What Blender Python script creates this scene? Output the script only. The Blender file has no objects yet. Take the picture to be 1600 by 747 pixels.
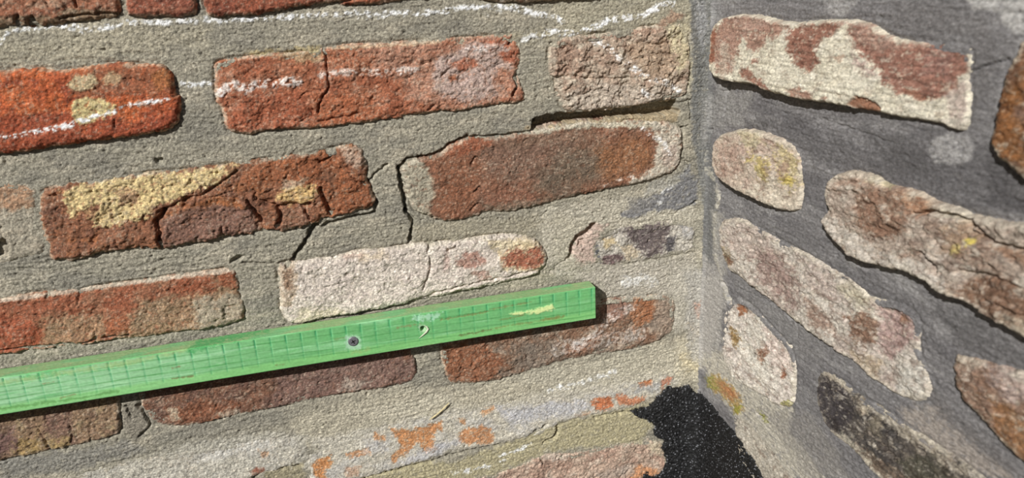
import bpy, math
import numpy as np
from mathutils import Matrix, Vector

sc = bpy.context.scene
col = sc.collection
# ------------------------------------------------------------------ camera
# world: left wall = plane y=0 (x<0), right wall = plane x=0 (y<0), corner = z axis, metres
M = np.array([[0.9638084, -0.26228321, -0.0477586],
              [-0.12812292, -0.29860405, -0.94573788],
              [0.23379026, 0.91762909, -0.32140158]])      # rows: camera right, down, forward
FPX = 1200.0
CAM = np.array([-0.38735699, -0.69592851, 0.22039551])
cd = bpy.data.cameras.new('camera')
cam = bpy.data.objects.new('camera', cd)
col.objects.link(cam)
cam.matrix_world = Matrix((
    (M[0, 0], -M[1, 0], -M[2, 0], CAM[0]),
    (M[0, 1], -M[1, 1], -M[2, 1], CAM[1]),
    (M[0, 2], -M[1, 2], -M[2, 2], CAM[2]),
    (0, 0, 0, 1)))
cd.sensor_width = 36
cd.lens = FPX / 1600 * 36
cd.clip_start = 0.01
cd.dof.use_dof = True
cd.dof.focus_distance = 0.74
cd.dof.aperture_fstop = 7.0
sc.camera = cam
# ------------------------------------------------------------------ light
SUN_DIR = np.array([0.575, 0.65, -0.535])                  # from the batten's cast shadow
SUN_DIR = SUN_DIR / np.linalg.norm(SUN_DIR)
sd = bpy.data.lights.new('sun', 'SUN')
sd.energy = 4.5
sd.angle = math.radians(0.55)
sd.color = (1.0, 0.98, 0.945)
sun = bpy.data.objects.new('sun', sd)
col.objects.link(sun)
sun.location = (-1.5, -2, 2)
sun.rotation_euler = Vector(SUN_DIR).to_track_quat('-Z', 'Y').to_euler()
w = bpy.data.worlds.new('sky')
sc.world = w
w.use_nodes = True
nt = w.node_tree
bg = nt.nodes['Background']
sky = nt.nodes.new('ShaderNodeTexSky')
sky.sky_type = 'NISHITA'
sky.sun_disc = False
sky.sun_elevation = math.radians(31.6)
sky.sun_rotation = math.atan2(-SUN_DIR[0], -SUN_DIR[1])
nt.links.new(sky.outputs[0], bg.inputs[0])
bg.inputs[1].default_value = 0.032
sc.view_settings.view_transform = 'Standard'
sc.view_settings.look = 'None'
sc.view_settings.exposure = 0.0
sc.view_settings.gamma = 1.0
sc.view_settings.use_curve_mapping = False

# ------------------------------------------------------------------ projections used to place the traced outlines
def to_px(X):
    q = (X - CAM) @ M.T
    return np.stack([800 + FPX * q[..., 0] / q[..., 2], 373.5 + FPX * q[..., 1] / q[..., 2]], -1)

def wall_xyz(side, u, v, h):
    if side == 'L':
        return np.stack([u, -h, v], -1)
    return np.stack([-h, -u, v], -1)          # right wall: u = distance from the corner

def px_to_wall(side, pts, h):
    pts = np.asarray(pts, float)
    r = np.stack([(pts[:, 0] - 800) / FPX, (pts[:, 1] - 373.5) / FPX, np.ones(len(pts))], -1) @ M
    if side == 'L':
        t = (-h - CAM[1]) / r[:, 1]
        X = CAM + t[:, None] * r
        return np.stack([X[:, 0], X[:, 2]], -1)
    t = (-h - CAM[0]) / r[:, 0]
    X = CAM + t[:, None] * r
    return np.stack([-X[:, 1], X[:, 2]], -1)

# ------------------------------------------------------------------ noise
_rng = np.random.default_rng(7)
_A = _rng.random((256, 256)).astype(np.float32) * 6.2832
_GX, _GY = np.cos(_A), np.sin(_A)

def pn(x, y, seed=0):
    x = np.asarray(x, np.float32) + np.float32(seed * 17.31)
    y = np.asarray(y, np.float32) + np.float32(seed * 7.77)
    xf, yf = np.floor(x), np.floor(y)
    xi, yi = xf.astype(np.int32) & 255, yf.astype(np.int32) & 255
    fx, fy = x - xf, y - yf
    xj, yj = (xi + 1) & 255, (yi + 1) & 255
    u = fx * fx * fx * (fx * (fx * 6 - 15) + 10)
    v = fy * fy * fy * (fy * (fy * 6 - 15) + 10)
    a = _GX[xi, yi] * fx + _GY[xi, yi] * fy
    b = _GX[xj, yi] * (fx - 1) + _GY[xj, yi] * fy
    c = _GX[xi, yj] * fx + _GY[xi, yj] * (fy - 1)
    d = _GX[xj, yj] * (fx - 1) + _GY[xj, yj] * (fy - 1)
    return ((a + (b - a) * u) + ((c + (d - c) * u) - (a + (b - a) * u)) * v) * 1.5

def fbm(x, y, s, octv=3, seed=0, gain=0.55):
    o, a, t = 0, 1.0, 0
    for i in range(octv):
        o = o + a * pn(x / s, y / s, seed + i * 3.1)
        t += a
        a *= gain
        s = s / 2.03
    return o / t

def sst(a, b, x):
    t = np.clip((x - a) / (b - a), 0, 1)
    return t * t * (3 - 2 * t)

def seg_d2(x, y, a, b):
    ex, ey = b[0] - a[0], b[1] - a[1]
    t = np.clip(((x - a[0]) * ex + (y - a[1]) * ey) / (ex * ex + ey * ey + 1e-20), 0, 1)
    return (x - a[0] - t * ex) ** 2 + (y - a[1] - t * ey) ** 2

def sdf(x, y, P):                              # > 0 inside
    d = np.full(x.shape, 1e18)
    ins = np.zeros(x.shape, bool)
    n = len(P)
    for i in range(n):
        a, b = P[i], P[(i + 1) % n]
        d = np.minimum(d, seg_d2(x, y, a, b))
        if a[1] != b[1]:
            c = ((a[1] > y) != (b[1] > y)) & (x < (b[0] - a[0]) * (y - a[1]) / (b[1] - a[1]) + a[0])
            ins ^= c
    d = np.sqrt(d)
    return np.where(ins, d, -d)

def line_d(x, y, P):
    d = np.full(x.shape, 1e18)
    for i in range(len(P) - 1):
        d = np.minimum(d, seg_d2(x, y, P[i], P[i + 1]))
    return np.sqrt(d)

def pts(s):
    return np.array([[float(c) for c in p.split(',')] for p in s.split()])

def chaikin(P):
    Q = np.roll(P, -1, 0)
    return np.stack([P * .75 + Q * .25, P * .25 + Q * .75], 1).reshape(-1, 2)

# ------------------------------------------------------------------ marks traced from the photograph (pixel frame 1600 x 747)
def P(s, c, soft=4, amp=6, sc=8, k=1.0, dh=0.0): return ('P', pts(s), c, soft, amp, sc, k, dh)
def S(s, wd, c, soft=3, amp=3, sc=6, k=1.0, dh=0.0): return ('S', pts(s), c, soft, amp, sc, k, dh, wd)
def C(s, wd=7, k=.9): return ('C', pts(s), wd, k)
def K(s, wd=4, d=6): return ('K', pts(s), wd, d)
def H(s, d=10): return ('H', pts(s), d)
CHALK = (240, 242, 243)

def apply_marks(marks, px, py, um, vm, rgb, h, seed):
    """rgb (n,3) sRGB 0..255, h metres; px,py pixel trace frame, um,vm wall position in mm"""
    for n, m in enumerate(marks):
        Q = m[1]
        pad = 22
        idx = np.nonzero((px > Q[:, 0].min() - pad) & (px < Q[:, 0].max() + pad) &
                         (py > Q[:, 1].min() - pad) & (py < Q[:, 1].max() + pad))[0]
        if len(idx) == 0:
            continue
        x, y, uu, vv = px[idx], py[idx], um[idx], vm[idx]
        sd_ = seed * 5 + n * 1.37
        if m[0] in 'PS':
            c, soft, amp, scl, k, dh = m[2:8]
            d = sdf(x, y, Q) if m[0] == 'P' else m[8] / 2 - line_d(x, y, Q)
            d = d + amp * 2.3 * fbm(uu, vv, scl, 5, sd_, .8)
            a = sst(-soft / 2, soft / 2, d) * (1 - .55 * sst(.12, .32, fbm(uu, vv, 4.5, 3, sd_ + 5, .8)) * (amp > 3))
            ck = (a * k)[:, None]
            rgb[idx] = rgb[idx] * (1 - ck) + np.array(c, float) * ck
            if dh:
                h[idx] += a * dh * 1e-3
        elif m[0] == 'C':
            wd, k = m[2], m[3]
            d = wd * .5 - line_d(x, y, Q) + 3.2 * pn(uu / 8, vv / 8, sd_) + 3.5 * fbm(uu, vv, 3, 2, sd_ + 1)
            a = sst(-1.2, 2.2, d) * sst(-.08, .10, fbm(uu, vv, 4.2, 3, sd_ + 2, .8) + .05 + .25 * pn(uu / 16, vv / 16, sd_ + 4))
            ck = (a * k)[:, None]
            rgb[idx] = rgb[idx] * (1 - ck) + np.array(CHALK, float) * ck
            h[idx] += a * .0004
        elif m[0] == 'K':
            wd, dep = m[2], m[3]
            xw = x + 2.2 * pn(uu / 5, vv / 5, sd_)
            yw = y + 2.2 * pn(uu / 5, vv / 5, sd_ + 9)
            ww = wd * (1 + .5 * pn(uu / 8, vv / 8, sd_ + 3))
            d = ww / 2 - line_d(xw, yw, Q)
            h[idx] -= sst(-1.3, 1.3, d) * dep * 1e-3
        elif m[0] == 'H':
            xw = x + 3 * fbm(uu, vv, 5, 3, sd_)
            yw = y + 3 * fbm(uu, vv, 5, 3, sd_ + 9)
            d = sdf(xw, yw, Q)
            h[idx] -= sst(-1.5, 2.5, d) * m[2] * 1e-3

# ------------------------------------------------------------------ materials (procedural; colour comes from the generated surface colours)
def lin(c):
    c = np.clip(c, 0, 255) / 255.0
    return np.where(c <= .04045, c / 12.92, ((c + .055) / 1.055) ** 2.4)

def surf_mat(name, fine=900., fineamt=.5, bump=.35, bdist=.0006, rough=.92, bscale=700., spec=.25, stretch=None):
    m = bpy.data.materials.new(name)
    m.use_nodes = True
    t = m.node_tree
    b = t.nodes['Principled BSDF']
    b.inputs['Roughness'].default_value = rough
    b.inputs['Specular IOR Level'].default_value = spec
    at = t.nodes.new('ShaderNodeAttribute')
    at.attribute_name = 'Col'
    tc = t.nodes.new('ShaderNodeTexCoord')
    vec = tc.outputs['Object']
    if stretch:
        mp = t.nodes.new('ShaderNodeMapping')
        mp.inputs['Scale'].default_value = stretch
        t.links.new(vec, mp.inputs[0])
        vec = mp.outputs[0]
    n1 = t.nodes.new('ShaderNodeTexNoise')
    n1.inputs['Scale'].default_value = fine
    n1.inputs['Detail'].default_value = 3
    n1.inputs['Roughness'].default_value = .65
    t.links.new(vec, n1.inputs['Vector'])
    mr = t.nodes.new('ShaderNodeMapRange')
    mr.inputs['From Min'].default_value = .28
    mr.inputs['From Max'].default_value = .72
    mr.inputs['To Min'].default_value = 1 - fineamt
    mr.inputs['To Max'].default_value = 1 + fineamt
    t.links.new(n1.outputs['Fac'], mr.inputs['Value'])
    mx = t.nodes.new('ShaderNodeVectorMath')
    mx.operation = 'SCALE'
    t.links.new(at.outputs['Color'], mx.inputs[0])
    t.links.new(mr.outputs[0], mx.inputs['Scale'])
    t.links.new(mx.outputs[0], b.inputs['Base Color'])
    n2 = t.nodes.new('ShaderNodeTexNoise')
    n2.inputs['Scale'].default_value = bscale
    n2.inputs['Detail'].default_value = 4
    n2.inputs['Roughness'].default_value = .6
    t.links.new(vec, n2.inputs['Vector'])
    bp = t.nodes.new('ShaderNodeBump')
    bp.inputs['Strength'].default_value = bump
    bp.inputs['Distance'].default_value = bdist
    t.links.new(n2.outputs['Fac'], bp.inputs['Height'])
    t.links.new(bp.outputs[0], b.inputs['Normal'])
    return m

def plain_mat(name, c, rough=.5, metal=0., spec=.5, bump=0., scale=900.):
    m = bpy.data.materials.new(name)
    m.use_nodes = True
    t = m.node_tree
    b = t.nodes['Principled BSDF']
    b.inputs['Roughness'].default_value = rough
    b.inputs['Metallic'].default_value = metal
    b.inputs['Specular IOR Level'].default_value = spec
    n = t.nodes.new('ShaderNodeTexNoise')
    n.inputs['Scale'].default_value = scale
    n.inputs['Detail'].default_value = 3
    r = t.nodes.new('ShaderNodeValToRGB')
    l = lin(np.array(c, float))
    r.color_ramp.elements[0].position = .3
    r.color_ramp.elements[1].position = .7
    r.color_ramp.elements[0].color = (*(l * .7), 1)
    r.color_ramp.elements[1].color = (*np.clip(l * 1.25, 0, 1), 1)
    tc = t.nodes.new('ShaderNodeTexCoord')
    t.links.new(tc.outputs['Object'], n.inputs['Vector'])
    t.links.new(n.outputs['Fac'], r.inputs['Fac'])
    t.links.new(r.outputs[0], b.inputs['Base Color'])
    if bump:
        bp = t.nodes.new('ShaderNodeBump')
        bp.inputs['Strength'].default_value = bump
        bp.inputs['Distance'].default_value = .0005
        t.links.new(n.outputs['Fac'], bp.inputs['Height'])
        t.links.new(bp.outputs[0], b.inputs['Normal'])
    return m

MAT = {
    'brick': surf_mat('weathered_brick', 1300, .45, .7, .001),
    'mortar': surf_mat('sandy_lime_mortar', 1500, .5, .8, .001, bscale=900),
    'cement': surf_mat('grey_cement_mortar', 1200, .32, .6, .0007, bscale=1000),
    'wood': surf_mat('green_treated_timber', 600, .10, .25, .0003, rough=.75, bscale=500, stretch=(.12, 1, 1)),
    'tar': surf_mat('black_gritty_tar', 1400, .5, .9, .001, rough=.5, bscale=1300, spec=.45),
}

# ------------------------------------------------------------------ mesh building
def make_obj(name, V, F, mat, rgb=None, parent=None, label=None):
    me = bpy.data.meshes.new(name)
    V = np.ascontiguousarray(V, np.float32)
    F = np.ascontiguousarray(F, np.int32)
    me.vertices.add(len(V))
    me.vertices.foreach_set('co', V.ravel())
    me.loops.add(F.size)
    me.loops.foreach_set('vertex_index', F.ravel())
    me.polygons.add(len(F))
    me.polygons.foreach_set('loop_start', np.arange(0, F.size, F.shape[1], dtype=np.int32))
    me.polygons.foreach_set('use_smooth', np.ones(len(F), bool))
    if rgb is not None:
        a = me.color_attributes.new('Col', 'FLOAT_COLOR', 'POINT')
        c4 = np.ones((len(V), 4), np.float32)
        c4[:, :3] = lin(rgb)
        a.data.foreach_set('color', c4.ravel())
    me.update(calc_edges=True)
    me.validate()
    me.materials.append(mat)
    o = bpy.data.objects.new(name, me)
    col.objects.link(o)
    if parent is not None:
        o.parent = parent
    if label:
        o['label'] = label
    return o

def grid_faces(nu, nv):
    i = np.arange(nu * nv).reshape(nv, nu)
    return np.stack([i[:-1, :-1], i[:-1, 1:], i[1:, 1:], i[1:, :-1]], -1).reshape(-1, 4)

def compact(keep, F, arrays, flip):
    F = F[keep]
    used, inv = np.unique(F, return_inverse=True)
    F = inv.reshape(-1, 4)
    if flip:
        F = F[:, ::-1]
    return F, [a[used] for a in arrays]

def add_skirt(F, V, rgb, side, depth):
    """close the piece: walls going back from its rim to a depth inside the wall, and no open shell from the side"""
    E = np.concatenate([F[:, [0, 1]], F[:, [1, 2]], F[:, [2, 3]], F[:, [3, 0]]])
    key = np.sort(E, 1).astype(np.int64)
    k = key[:, 0] * (len(V) + 1) + key[:, 1]
    _, first, cnt = np.unique(k, return_index=True, return_counts=True)
    B = E[first[cnt == 1]]
    rim = np.unique(B)
    mp = np.full(len(V), -1)
    mp[rim] = len(V) + np.arange(len(rim))
    V2 = V[rim].copy()
    V2[:, 1 if side == 'L' else 0] = depth
    F2 = np.stack([B[:, 1], B[:, 0], mp[B[:, 0]], mp[B[:, 1]]], -1)
    return np.concatenate([F, F2]), np.concatenate([V, V2]), np.concatenate([rgb, rgb[rim]])

WALL = {}
ANISO = {'L': .8, 'R': .5}          # bedding: relief and stains are drawn out along the courses
OUT = {'L': [], 'R': []}
STEP = .00092
_count = [0]

def brick(side, outline, h=3, r=6, pal=((150, 90, 70), (125, 75, 62), (175, 130, 115)), marks=(), label=None,
          rough=1.0, flake=.6, rag=1.0, step=STEP, drop=3.0, tilt=None, px=True, wts=(.5, .5), grain=None, dust=.5, flush=False, desat=.14, mott=.6, rim=None, endlow=0.0):
    _count[0] += 1
    seed = _count[0]
    h0 = h * 1e-3
    if px:
        op = chaikin(pts(outline))
        fr = (op[:, 0] - op[:, 0].min()) / np.ptp(op[:, 0])
        Q = px_to_wall(side, op, h0 - endlow * 1e-3 * sst(.5, 1, fr))
    else:
        Q = chaikin(np.asarray(outline, float))
    pad = .004
    lo, hi = Q.min(0) - pad, Q.max(0) + pad
    OUT[side].append((Q, lo, hi, flush))
    us = np.arange(lo[0], hi[0], step)
    vs = np.arange(lo[1], hi[1], step)
    U, Vv = np.meshgrid(us, vs)
    u, v = U.ravel(), Vv.ravel()
    um, vm = u * 1e3 * ANISO[side], v * 1e3
    if side == 'R':
        rag *= .65
    wu = .001 * rag * (2.4 * fbm(um, vm, 13, 4, seed, .7) + .9 * pn(um / 2.6, vm / 2.6, seed + .5))
    wv = .001 * rag * (2.4 * fbm(um, vm, 13, 4, seed + 40, .7) + .9 * pn(um / 2.6, vm / 2.6, seed + 40.5))
    s = sdf(u + wu, v + wv, Q)
    keep = (s > -.003)
    rr = r * 1e-3 * (1 + .5 * fbm(um, vm, 16, 2, seed + 11))
    e = np.clip(s / rr, 0, 1)
    prof = np.sqrt(np.clip(1 - (1 - e) ** 2, 0, 1))
    dr = drop * 1e-3 * (.55 + .9 * fbm(um, vm, 18, 3, seed + 12))
    hh = -dr + (h0 + dr) * prof - 3 * np.maximum(-s, 0)
    big = fbm(um, vm, 45, 2, seed + 20)
    mid = fbm(um, vm, 13, 4, seed + 21)
    fine = .7 * fbm(um, vm, 2.5, 2, seed + 22, .9) + .4 * fbm(um, vm, 6, 2, seed + 22.5)
    fl = fbm(um + 3 * mid, vm + 3 * mid, 22, 4, seed + 23, .6) * 4.5
    ter = np.floor(fl) + sst(.86, 1.0, fl - np.floor(fl))
    pit = sst(.30, .55, fbm(um, vm, 5.5, 2, seed + 24))
    hh += 1e-3 * rough * (1.0 * big + 1.0 * mid + 1.2 * fine - .9 * pit) * (.35 + .65 * prof)
    hh += 1e-3 * flake * .75 * ter * prof
    if rim is None:
        rim = (2.2, .6) if side == 'L' else (4.5, .7)
    if tilt is None:
        tilt = -1.0 if side == 'L' else -2.4
    hh += tilt * 1e-3 * np.clip((v - v.mean()) / .03, -1.3, 1.3) * prof
    if grain is not None:                      # wood-like combed streaks
        hh += 1e-3 * grain * fbm(um, vm * 16, 40, 4, seed + 29, .7) * prof
    elow = endlow * 1e-3 * sst(.5, 1, (u - u.min()) / np.ptp(u))
    hh -= elow * prof
    X = wall_xyz(side, u, v, h0 - elow)
    p = to_px(X)
    c0, c1, c2 = [np.array(c, float) for c in pal]
    rgb = np.tile(c0, (len(u), 1))
    m1 = (sst(-.18, .30, fbm(um, vm, 24, 4, seed + 25, .7) + (wts[0] - .5)))[:, None]
    m2 = (sst(.02, .34, fbm(um, vm, 15, 5, seed + 26, .75) + (wts[1] - .5)))[:, None]
    rgb = rgb * (1 - m1) + c1 * m1
    rgb = rgb * (1 - m2 * .85) + c2 * m2 * .85
    apply_marks(marks, p[:, 0], p[:, 1], um, vm, rgb, hh, seed)
    if side == 'R':
        mo = (sst(.08, .34, fbm(um, vm, 9, 4, seed + 50, .8)) * mott)[:, None]
        rgb = rgb * (1 - mo) + rgb * mo * np.array((.66, .56, .54))
        mo = (sst(.12, .36, fbm(um, vm, 7, 4, seed + 51, .8)) * mott)[:, None]
        rgb = rgb * (1 - mo) + np.array((202, 194, 180)) * mo
    rw = rim[0] * 1e-3 * (1 + 1.4 * fbm(um, vm, 9, 3, seed + 52, .8))
    ri = (sst(1.3, .5, s / np.maximum(rw, 1e-5)) * rim[1] * sst(-.35, .1, fbm(um, vm, 16, 3, seed + 53, .7)))[:, None]
    rgb = rgb * (1 - ri) + np.array((196, 186, 168)) * ri
    if side == 'R':
        desat = max(desat, .27)
    lum = (rgb @ np.array((.3, .59, .11)))[:, None]
    rgb = rgb * (1 - desat) + lum * desat * np.array((1.03, .99, .96))
    sat = np.clip((rgb[:, 0] - rgb[:, 1]) / np.maximum(rgb[:, 0], 1), 0, .5)[:, None] / .5
    rgb = rgb * (1 + sat * np.array((-.03, .03, -.07)))
    du = (sst(.05, .40, fbm(um, vm, 3.4, 4, seed + 30, .9) + .25 * fbm(um, vm, 22, 2, seed + 31)) * dust)[:, None]
    rgb = rgb * (1 - du) + np.array((180, 168, 150)) * du
    dk = (sst(.20, .45, fbm(um, vm, 4.2, 4, seed + 32, .9) + .2 * fbm(um, vm, 26, 2, seed + 33)) * .5)[:, None]
    rgb = rgb * (1 - dk) + rgb * dk * .55
    rgb *= (1 + .24 * fbm(um, vm, 5, 3, seed + 27, .8) + (.34 if side == 'L' else .2) * pn(um / 1.35, vm / 1.35, seed + 28))[:, None]
    V = wall_xyz(side, u, v, hh)
    F = grid_faces(len(us), len(vs))
    kf = keep[F].all(1)
    F, (V, rgb) = compact(kf, F, [V, rgb], False)
    F, V, rgb = add_skirt(F, V, rgb, side, .045)
    o = make_obj('brick', V, F, MAT['brick'], rgb, WALL[side], label)
    return o

def axis(lo, a, b, hi, st, cs):
    return np.unique(np.concatenate([np.arange(lo, a, cs), np.arange(a, b, st), np.arange(b, hi + 1e-6, cs), [hi]]))

def mortar(side, us, vs, base, marks, mat, seed, relief=1.0, streak=1.0, fillet=.010, groove=2.2):
    U, Vv = np.meshgrid(us, vs)
    u, v = U.ravel(), Vv.ravel()
    um, vm = u * 1e3 * ANISO[side], v * 1e3
    dout = np.full(u.shape, -1.0)
    lip = np.zeros(u.shape)
    for Q, lo, hi, fl in OUT[side]:
        idx = np.nonzero((u > lo[0]) & (u < hi[0]) & (v > lo[1]) & (v < hi[1]))[0]
        if len(idx):
            dd = sdf(u[idx], v[idx], Q)
            dout[idx] = np.maximum(dout[idx], dd)
            if fl:
                lip[idx] = np.maximum(lip[idx], dd > -.005)
    X = wall_xyz(side, u, v, np.zeros_like(u))
    p = to_px(X)
    big = fbm(um, vm, 50, 3, seed)
    mid = fbm(um, vm, 14, 3, seed + 1)
    fine = .75 * fbm(um, vm, 2.4, 2, seed + 2, .9) + .35 * fbm(um, vm, 5.5, 2, seed + 2.5)
    wob = 6 * fbm(um, vm, 40, 2, seed + 3)
    st = fbm(um, (vm + wob) * 12, 34, 5, seed + 4, .8)
    stm = sst(-.15, .35, fbm(um, vm, 60, 2, seed + 5))
    pit = sst(.36, .56, fbm(um, vm * 1.3, 5, 2, seed + 6))
    h = 1e-3 * relief * (.9 * big + .7 * mid + 1.4 * fine - 1.2 * pit) + 1e-3 * streak * (.4 + .6 * stm) * 2.2 * st
    # shrinkage gap along some brick edges
    g = np.exp(-(dout / .0016) ** 2) * sst(-.25, .2, fbm(um, vm, 30, 3, seed + 7)) * (dout > -.01) * (1 - lip)
    h -= groove * 1e-3 * g
    # rounded fillet in the corner
    R = fillet * (1 + .25 * fbm(vm, vm * 0, 60, 2, 31))
    a = np.clip(np.abs(u) / R, .28, 1)
    h += R * (1 - np.sqrt(np.clip(1 - (1 - a) ** 2, 0, 1)))
    c0, c1, c2 = [np.array(c, float) for c in base]
    rgb = np.tile(c0, (len(u), 1))
    m1 = (sst(-.12, .35, fbm(um, vm * 1.8, 60, 4, seed + 8, .65)))[:, None]
    m2 = (sst(-.02, .38, fbm(um, vm * 2.2, 45, 5, seed + 9, .7)))[:, None]
    rgb = rgb * (1 - m1) + c1 * m1
    rgb = rgb * (1 - m2) + c2 * m2
    rgb *= (1 + .14 * st * streak)[:, None]
    apply_marks(marks, p[:, 0], p[:, 1], um, vm, rgb, h, seed)
    rgb *= (1 + .18 * fbm(um, vm, 4, 3, seed + 10, .8) + (.34 if side == 'L' else .2) * pn(um / 1.35, vm / 1.35, seed + 11))[:, None]
    V = wall_xyz(side, u, v, h)
    F = grid_faces(len(us), len(vs))
    kf = (dout[F] < .0055).any(1)
    F, (V, rgb) = compact(kf, F, [V, rgb], side == 'R' and False)
    return make_obj('mortar', V, F, mat, rgb, WALL[side])

def root(name, label, cat, kind=None, loc=(0, 0, 0)):
    e = bpy.data.objects.new(name, None)
    col.objects.link(e)
    e.location = loc
    e.empty_display_size = .05
    e['label'] = label
    e['category'] = cat
    if kind:
        e['kind'] = kind
    return e

WALL['L'] = root('wall_left', 'sunlit old red brick wall with sandy joints behind the green batten', 'wall', 'structure')
WALL['R'] = root('wall_right', 'return brick wall with dark grey cement joints right of the corner', 'wall', 'structure')
# ================================================================== LEFT WALL bricks
RED = ((160, 84, 62), (138, 72, 56), (178, 118, 98))
# course 1 (cut by the top of the frame)
brick('L', '-90,-58 60,-66 178,-70 184,-20 190,28 150,33 105,33 92,40 70,38 52,42 30,40 0,44 -100,54', 5, 6,
      ((158, 96, 76), (138, 80, 64), (176, 132, 112)), [
      P('-20,30 30,24 60,26 85,24 110,12 150,14 185,20 190,34 100,40 0,50', (128, 110, 88), 6, 5, 6, .8, -.8),
      H('18,26 28,22 34,36 22,42', 4), H('38,28 50,24 60,40 42,42', 5), K('68,-5 74,8 82,22', 3, 3), K('116,-4 118,10', 3, 4),
      K('92,30 120,24 160,20 180,22', 3, 4)],
      'weathered red brick with crumbling lower edge at the top left', flake=1.0)
brick('L', '196,-72 250,-76 300,-78 304,-20 309,22 290,26 250,26 200,28 195,22 193,-10', 5, 5,
      ((150, 80, 66), (132, 68, 58), (165, 100, 84)), [], 'short red brick end between two open black joints', flake=.5)
brick('L', '318,-78 400,-84 575,-94 580,-5 540,2 515,3 477,10 440,16 400,23 355,27 328,27 318,12 314,-20', 5, 5,
      ((150, 76, 60), (130, 66, 55), (166, 100, 82)), [], 'red brick with slanting lower edge at the top')
brick('L', '590,-94 700,-98 735,-99 738,-5 640,-1 600,5 560,8 530,7 540,0 585,-8', 4, 5, RED, [], 'brick cut by the top edge above the long red brick')
brick('L', '748,-99 900,-105 1010,-108 1012,-12 940,-4 900,0 850,2 800,4 770,3 750,-2', 5, 4, ((165, 140, 125), (150, 110, 95), (190, 180, 165)), [],
      'brick cut by the top edge above the grey pink brick')
# course 2
brick('L', '-240,128 -150,120 0,113 30,108 65,108 100,111 130,105 150,101 170,98 200,100 235,99 256,102 268,112 274,126 272,142 281,155 284,170 280,187 272,197 260,207 230,212 180,219 150,223 100,229 50,237 0,243 -150,262 -240,272', 7, 7,
      ((178, 80, 52), (196, 92, 56), (150, 66, 50)), [
      P('-150,190 60,180 130,175 200,190 280,165 284,200 150,225 0,245 -150,260', (150, 66, 50), 18, 10, 14, .8),
      P('110,150 112,118 150,104 200,102 262,104 272,140 250,150 200,145 160,150', (148, 88, 68), 10, 8, 8, .85),
      P('107,130 118,118 138,114 152,122 148,138 124,143 110,140', (190, 168, 132), 4, 5, 6, 1, .5),
      P('160,118 176,113 192,118 186,132 164,134', (184, 158, 124), 5, 5, 6, .8, .3),
      P('113,158 135,152 165,156 181,166 174,180 146,190 126,199 116,188 111,172', (198, 178, 126), 4, 5, 6, 1, .5),
      P('235,112 262,108 268,135 250,142 238,130', (165, 96, 58), 5, 5, 6, .8), H('188,122 205,120 240,130 225,136 200,132', 1.6), H('176,186 180,186 181,200 177,200', 3),
      C('-40,222 0,214 22,212 46,207 80,202 112,195 130,188 165,176 185,173 205,164 230,160 266,155', 9, 1)],
      'bright orange red brick with cream mortar patch and chalk line', flake=.8)
brick('L', '333,102 345,93 400,86 430,83 470,82 500,76 515,72 560,68 620,66 680,62 740,57 798,53 808,60 815,75 815,95 806,115 815,130 822,148 820,160 790,163 750,168 715,174 690,172 680,176 640,182 600,187 560,193 520,198 490,202 470,201 440,204 410,205 395,210 375,211 358,205 350,195 348,180 345,165 338,160 335,140 335,120', 3, 5,
      ((166, 96, 74), (154, 82, 62), (176, 128, 112)), [
      P('560,70 700,60 800,55 822,150 700,172 640,150 600,110', (174, 128, 114), 30, 14, 20, .7),
      P('672,120 690,88 740,66 790,62 800,100 770,118 780,150 720,160 690,150', (178, 156, 152), 12, 10, 12, .85),
      P('700,98 740,90 752,104 720,112', (168, 92, 74), 6, 5, 6, .9), P('752,66 790,58 805,62 795,74 765,76', (166, 88, 70), 6, 5, 6, .9),
      P('778,82 812,78 815,96 790,97', (164, 84, 66), 5, 4, 6, .9), P('700,120 712,118 715,126 703,127', (160, 84, 60), 4, 3, 5, .9),
      P('370,150 470,145 500,190 420,205 360,200', (160, 80, 60), 12, 10, 10, .7), P('490,150 540,145 600,165 590,188 500,198', (164, 84, 58), 10, 8, 8, .7),
      P('395,86 500,78 505,95 470,98 430,88', (172, 150, 116), 5, 6, 6, .7), P('515,74 620,67 690,62 690,68 520,78', (196, 168, 140), 4, 3, 6, .8),
      K('506,76 510,90 512,110 513,125 515,137 507,148 500,162 498,176', 3.4, 4), K('515,137 540,141 570,151 590,162', 2, 2), K('470,150 480,144 505,140', 1.8, 2),
      H('480,168 490,170 492,182 486,178', 3), K('440,190 470,188 490,180', 2, 2), K('670,172 678,165', 3, 4), K('500,190 540,182 560,176', 2.5, 2.5),
      K('797,68 803,60', 4, 4), K('806,118 808,135 802,150', 5, 5), K('692,116 704,106', 2.5, 2.5),
      C('340,148 365,132 385,140 400,134 440,130 470,128', 15, .75), C('500,118 525,112 585,113 650,110', 12, .6), C('725,80 790,70', 10, .5)],
      'long red brick cracked near its left third and dusted with chalk', flake=1.4)
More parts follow.
